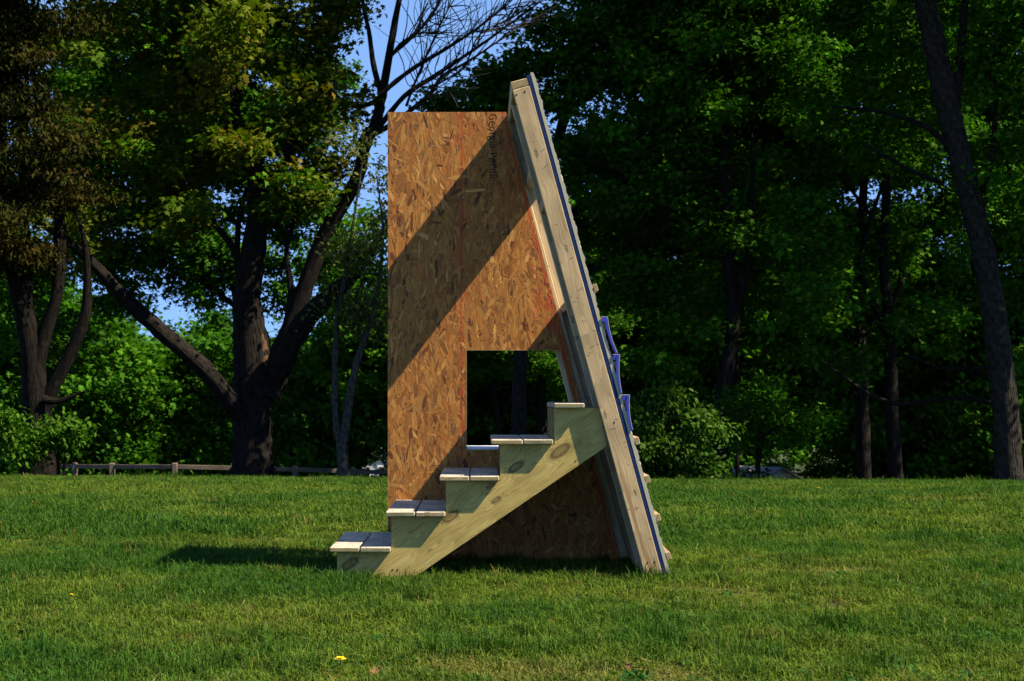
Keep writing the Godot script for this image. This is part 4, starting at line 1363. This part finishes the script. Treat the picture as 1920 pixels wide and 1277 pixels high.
func build_lawn_things() -> void:
	dead_leaf("dark curled dead leaf on the lawn left of the bottom step", 466, 945, 0.05, M.dry_dark, 1)
	dead_leaf("brown dead leaf near the dark curled one", 530, 953, 0.045, M.dry, 2)
	dead_leaf("tan dead leaf near the left edge of the lawn", 42, 1190, 0.035, M.dry, 3)
	dead_leaf("crumpled brown leaf at the bottom edge beside the dandelion", 706, 1262, 0.035, M.dry, 4)
	dead_leaf("small orange leaf on the lawn right of the leaning panel", 1719, 990, 0.04, M.dry_orange, 5)
	dead_leaf("small reddish leaf low on the lawn below the leaning panel", 1180, 1252, 0.022, M.dry, 6)
	dead_leaf("small pale leaf near the far right edge of the lawn", 1855, 988, 0.03, M.dry, 7)
	for e in [["open yellow dandelion at the bottom edge of the lawn", 637, 1252, 0.019], ["tiny yellow dandelion far left on the lawn", 133, 1127, 0.009], ["tiny yellow dandelion at the far side of the lawn on the right", 1534, 920, 0.022]]:
		var p := lawn_point(e[1], e[2])
		var o := thing("dandelion", e[0], "flower", p, "dandelions in the lawn")
		var h := 0.055
		part(o, "stem", tube([Vector3(0, -0.005, 0), Vector3(0.004, h * 0.5, 0), Vector3(0.002, h, 0)], [0.0018, 0.0016, 0.0016], 6, 0.0, 2), [M.stem])
		var st := new_st()
		var r := RandomNumberGenerator.new()
		r.seed = 3
		for ringk in 3:
			for k in 16:
				var a := TAU * k / 16.0 + ringk * 0.2
				var R: float = e[3] * (1.0 - 0.26 * ringk)
				var out := Vector3(cos(a), 0.12 + 0.38 * ringk, sin(a)).normalized()
				var ac := Vector3(-sin(a), 0, cos(a)) * R * 0.16
				var c := Vector3(0.002, h + 0.001 * ringk, 0)
				var ps := [c - ac * 0.4, c + out * R - ac, c + out * R + ac, c + ac * 0.4]
				var nn: Vector3 = (ps[2] - ps[0]).cross(ps[1] - ps[0]).normalized()
				quad(st, ps, nn if nn.y > 0 else -nn, [Vector2.ZERO, Vector2.ZERO, Vector2.ZERO, Vector2.ZERO])
		part(o, "flower_head", st.commit(), [M.petal])

func build_grass() -> void:
	var r := RandomNumberGenerator.new()
	r.seed = 17
	var patch := FastNoiseLite.new()
	patch.seed = 21
	patch.frequency = 0.55
	var fine := FastNoiseLite.new()
	fine.seed = 22
	fine.frequency = 2.6
	# [place, radius, colour, height]: mossy, dry and rank patches
	var spots := []
	for e in [[345, 1003, 0.22, 1], [60, 1012, 0.3, 1], [1535, 1066, 0.32, 2], [1480, 1048, 0.2, 2], [1780, 934, 0.5, 2], [1330, 1098, 0.2, 2], [1130, 1262, 0.35, 2], [500, 1010, 0.25, 2], [890, 1240, 0.2, 2], [200, 955, 0.4, 1],
			[480, 1195, 0.14, 3], [1230, 1195, 0.16, 3], [870, 1212, 0.16, 3], [690, 1140, 0.12, 3], [300, 1005, 0.2, 3], [1480, 1055, 0.1, 3], [1740, 1010, 0.25, 3], [1560, 1170, 0.12, 3], [60, 1230, 0.12, 3], [640, 1092, 0.07, 3], [690, 1094, 0.08, 3], [745, 1094, 0.08, 3], [790, 1094, 0.06, 3], [1215, 1082, 0.09, 3], [1240, 1080, 0.08, 3], [460, 955, 0.3, 3], [1640, 1240, 0.1, 3]]:
		var q := lawn_point(e[0], e[1])
		spots.append([Vector2(q.x, q.z), e[2], e[3]])
	var near_mesh := [grass_tuft(1, 20, 0.045, 0.025, 0.060, 0.0038, 1.0), grass_tuft(2, 18, 0.045, 0.03, 0.075, 0.0034, 1.25), grass_tuft(3, 16, 0.045, 0.02, 0.055, 0.0042, 0.9)]
	var far_mesh := grass_tuft(4, 34, 0.085, 0.03, 0.072, 0.0060, 1.1)
	var sets := [[], [], [], []]
	var cols := [PackedColorArray(), PackedColorArray(), PackedColorArray(), PackedColorArray()]
	var bands := [[3.6, 7.0, 900.0, 0], [7.0, 10.5, 720.0, 0], [10.5, 16.0, 270.0, 3], [16.0, 27.0, 190.0, 3]]
	for b in bands:
		var d: float = b[0]
		var step: float = 0.25
		while d < b[1]:
			var half: float = (d + step) * 0.36 + 0.6
			var n := int(2.0 * half * step * b[2])
			for k in n:
				var x := r.randf_range(-half, half) + d * 0.017
				var z: float = EYE.z - d - r.randf() * step
				var which: int = 3 if b[3] == 3 else r.randi() % 3
				var p1 := patch.get_noise_2d(x, z)
				var p2 := fine.get_noise_2d(x, z)
				p1 = clampf(p1 + 0.8 * patch.get_noise_2d(x * 0.32 + 50.0, z * 0.32), -1.0, 1.0)
				var dens := clampf(1.15 - 0.6 * maxf(p1 - 0.1, 0.0) - 0.5 * maxf(-p2 - 0.2, 0.0), 0.6, 1.0)
				if r.randf() > dens:
					continue
				var c := Color(0.048, 0.122, 0.015).lerp(Color(0.122, 0.182, 0.022), clampf(p1 * 1.5 + 0.42 + r.randfn(0, 0.3), 0, 1))
				c = c.lerp(Color(0.027, 0.082, 0.015), clampf(p2 * 1.1 - 0.1 + r.randfn(0, 0.15), 0, 1))
				if r.randf() < 0.015 + 0.22 * clampf(p1 - p2 * 0.6 - 0.35, 0, 1):
					c = Color(0.19, 0.165, 0.045)
				var s := r.randf_range(0.65, 1.25) * (1.0 + 0.8 * p2 - 0.25 * p1)
				for e in spots:
					var dd: float = Vector2((x - e[0].x) * 0.7, z - e[0].y).length() / e[1] + 0.5 * p2
					if dd < 1.0:
						var k2 := 1.0 - dd * dd
						if e[2] == 1:
							c = c.lerp(Color(0.20, 0.19, 0.015), k2 * 0.7 * r.randf())
							s *= 1.0 - 0.5 * k2
						elif e[2] == 2:
							c = c.lerp(Color(0.22, 0.18, 0.06), k2 * 0.85 * r.randf())
							s *= 1.0 - 0.35 * k2
						else:
							c = c.lerp(Color(0.022, 0.090, 0.012), k2 * 0.7)
							s *= 1.0 + 0.75 * k2
				var v := r.randf_range(0.8, 1.2)
				sets[which].append(Transform3D((Basis(Vector3.UP, r.randf() * TAU) * Basis(Vector3.RIGHT, r.randfn(0, 0.16))).scaled(Vector3(1, s, 1)), Vector3(x, ground_y(x, z), z)))
				cols[which].append(Color(c.r * v, c.g * v, c.b * v))
			d += step
	for k in 4:
		var o := copies(self, "grass" if k == 0 else "grass_%03d" % k, far_mesh if k == 3 else near_mesh[k], M.blade, sets[k], cols[k])
		o.set_meta("kind", "stuff")
		o.set_meta("label", ["short green lawn grass", "short green lawn grass, taller blades", "short green lawn grass, broad blades", "green lawn grass towards the trees"][k])
		o.set_meta("category", "grass")
	# rank uncut tufts where the lawn meets the trees
	var rank := []
	var rkc := PackedColorArray()
	for k in 900:
		var d := r.randf_range(25.5, 33.0)
		var x := r.randf_range(-1, 1) * d * 0.4
		var z := EYE.z - d
		if patch.get_noise_2d(x * 1.5, z) < -0.05:
			continue
		var s := r.randf_range(1.4, 3.6)
		rank.append(Transform3D((Basis(Vector3.UP, r.randf() * TAU)).scaled(Vector3(1.6, s, 1.6)), Vector3(x, ground_y(x, z), z)))
		rkc.append(Color(0.045, 0.10, 0.012) * r.randf_range(0.7, 1.3))
	var ro := copies(self, "rank_grass", far_mesh, M.blade, rank, rkc)
	ro.set_meta("label", "long uncut grass along the foot of the trees")
	ro.set_meta("category", "grass")
	# dry straws lying in the lawn, and broad weeds
	var straw := []
	var sc := PackedColorArray()
	for k in 280:
		var d := 4.2 + 14.0 * pow(r.randf(), 1.4)
		var x := r.randf_range(-1, 1) * (d * 0.34)
		var z := EYE.z - d
		var s := r.randf_range(0.7, 1.6)
		straw.append(Transform3D((Basis(Vector3.UP, r.randf() * TAU) * Basis(Vector3.RIGHT, r.randf_range(0.5, 1.5))).scaled(Vector3(s, s, s)), Vector3(x, ground_y(x, z) + 0.02, z)))
		sc.append(Color(0.36, 0.29, 0.13) * r.randf_range(0.6, 1.1))
	var so := copies(self, "dry_straw", grass_tuft(9, 1, 0.001, 0.05, 0.08, 0.0020, 0.5), M.blade, straw, sc)
	so.set_meta("kind", "stuff")
	so.set_meta("label", "dry pale straws scattered in the lawn")
	so.set_meta("category", "straw")
	var weed := []
	var wc := PackedColorArray()
	for k in 110:
		var d := 4.4 + 9.0 * pow(r.randf(), 1.2)
		var x := r.randf_range(-1, 1) * (d * 0.33)
		var z := EYE.z - d
		for j in r.randi_range(2, 7):
			var q := Vector3(x + r.randfn(0, 0.07), 0, z + r.randfn(0, 0.07))
			weed.append(Transform3D(Basis(Vector3.UP, r.randf() * TAU).scaled(Vector3.ONE * r.randf_range(0.6, 1.2)), q + Vector3(0, ground_y(q.x, q.z) + 0.026, 0)))
			wc.append(Color(0.022, 0.072, 0.014) * r.randf_range(0.8, 1.5))
	var wo := copies(self, "lawn_weeds", leaf_cluster(12, 9, 0.055, 0.022, oval_lobes, 0.3), M.blade, weed, wc)
	wo.set_meta("kind", "stuff")
	wo.set_meta("label", "low broad-leaved weeds in the lawn")
	wo.set_meta("category", "weeds")
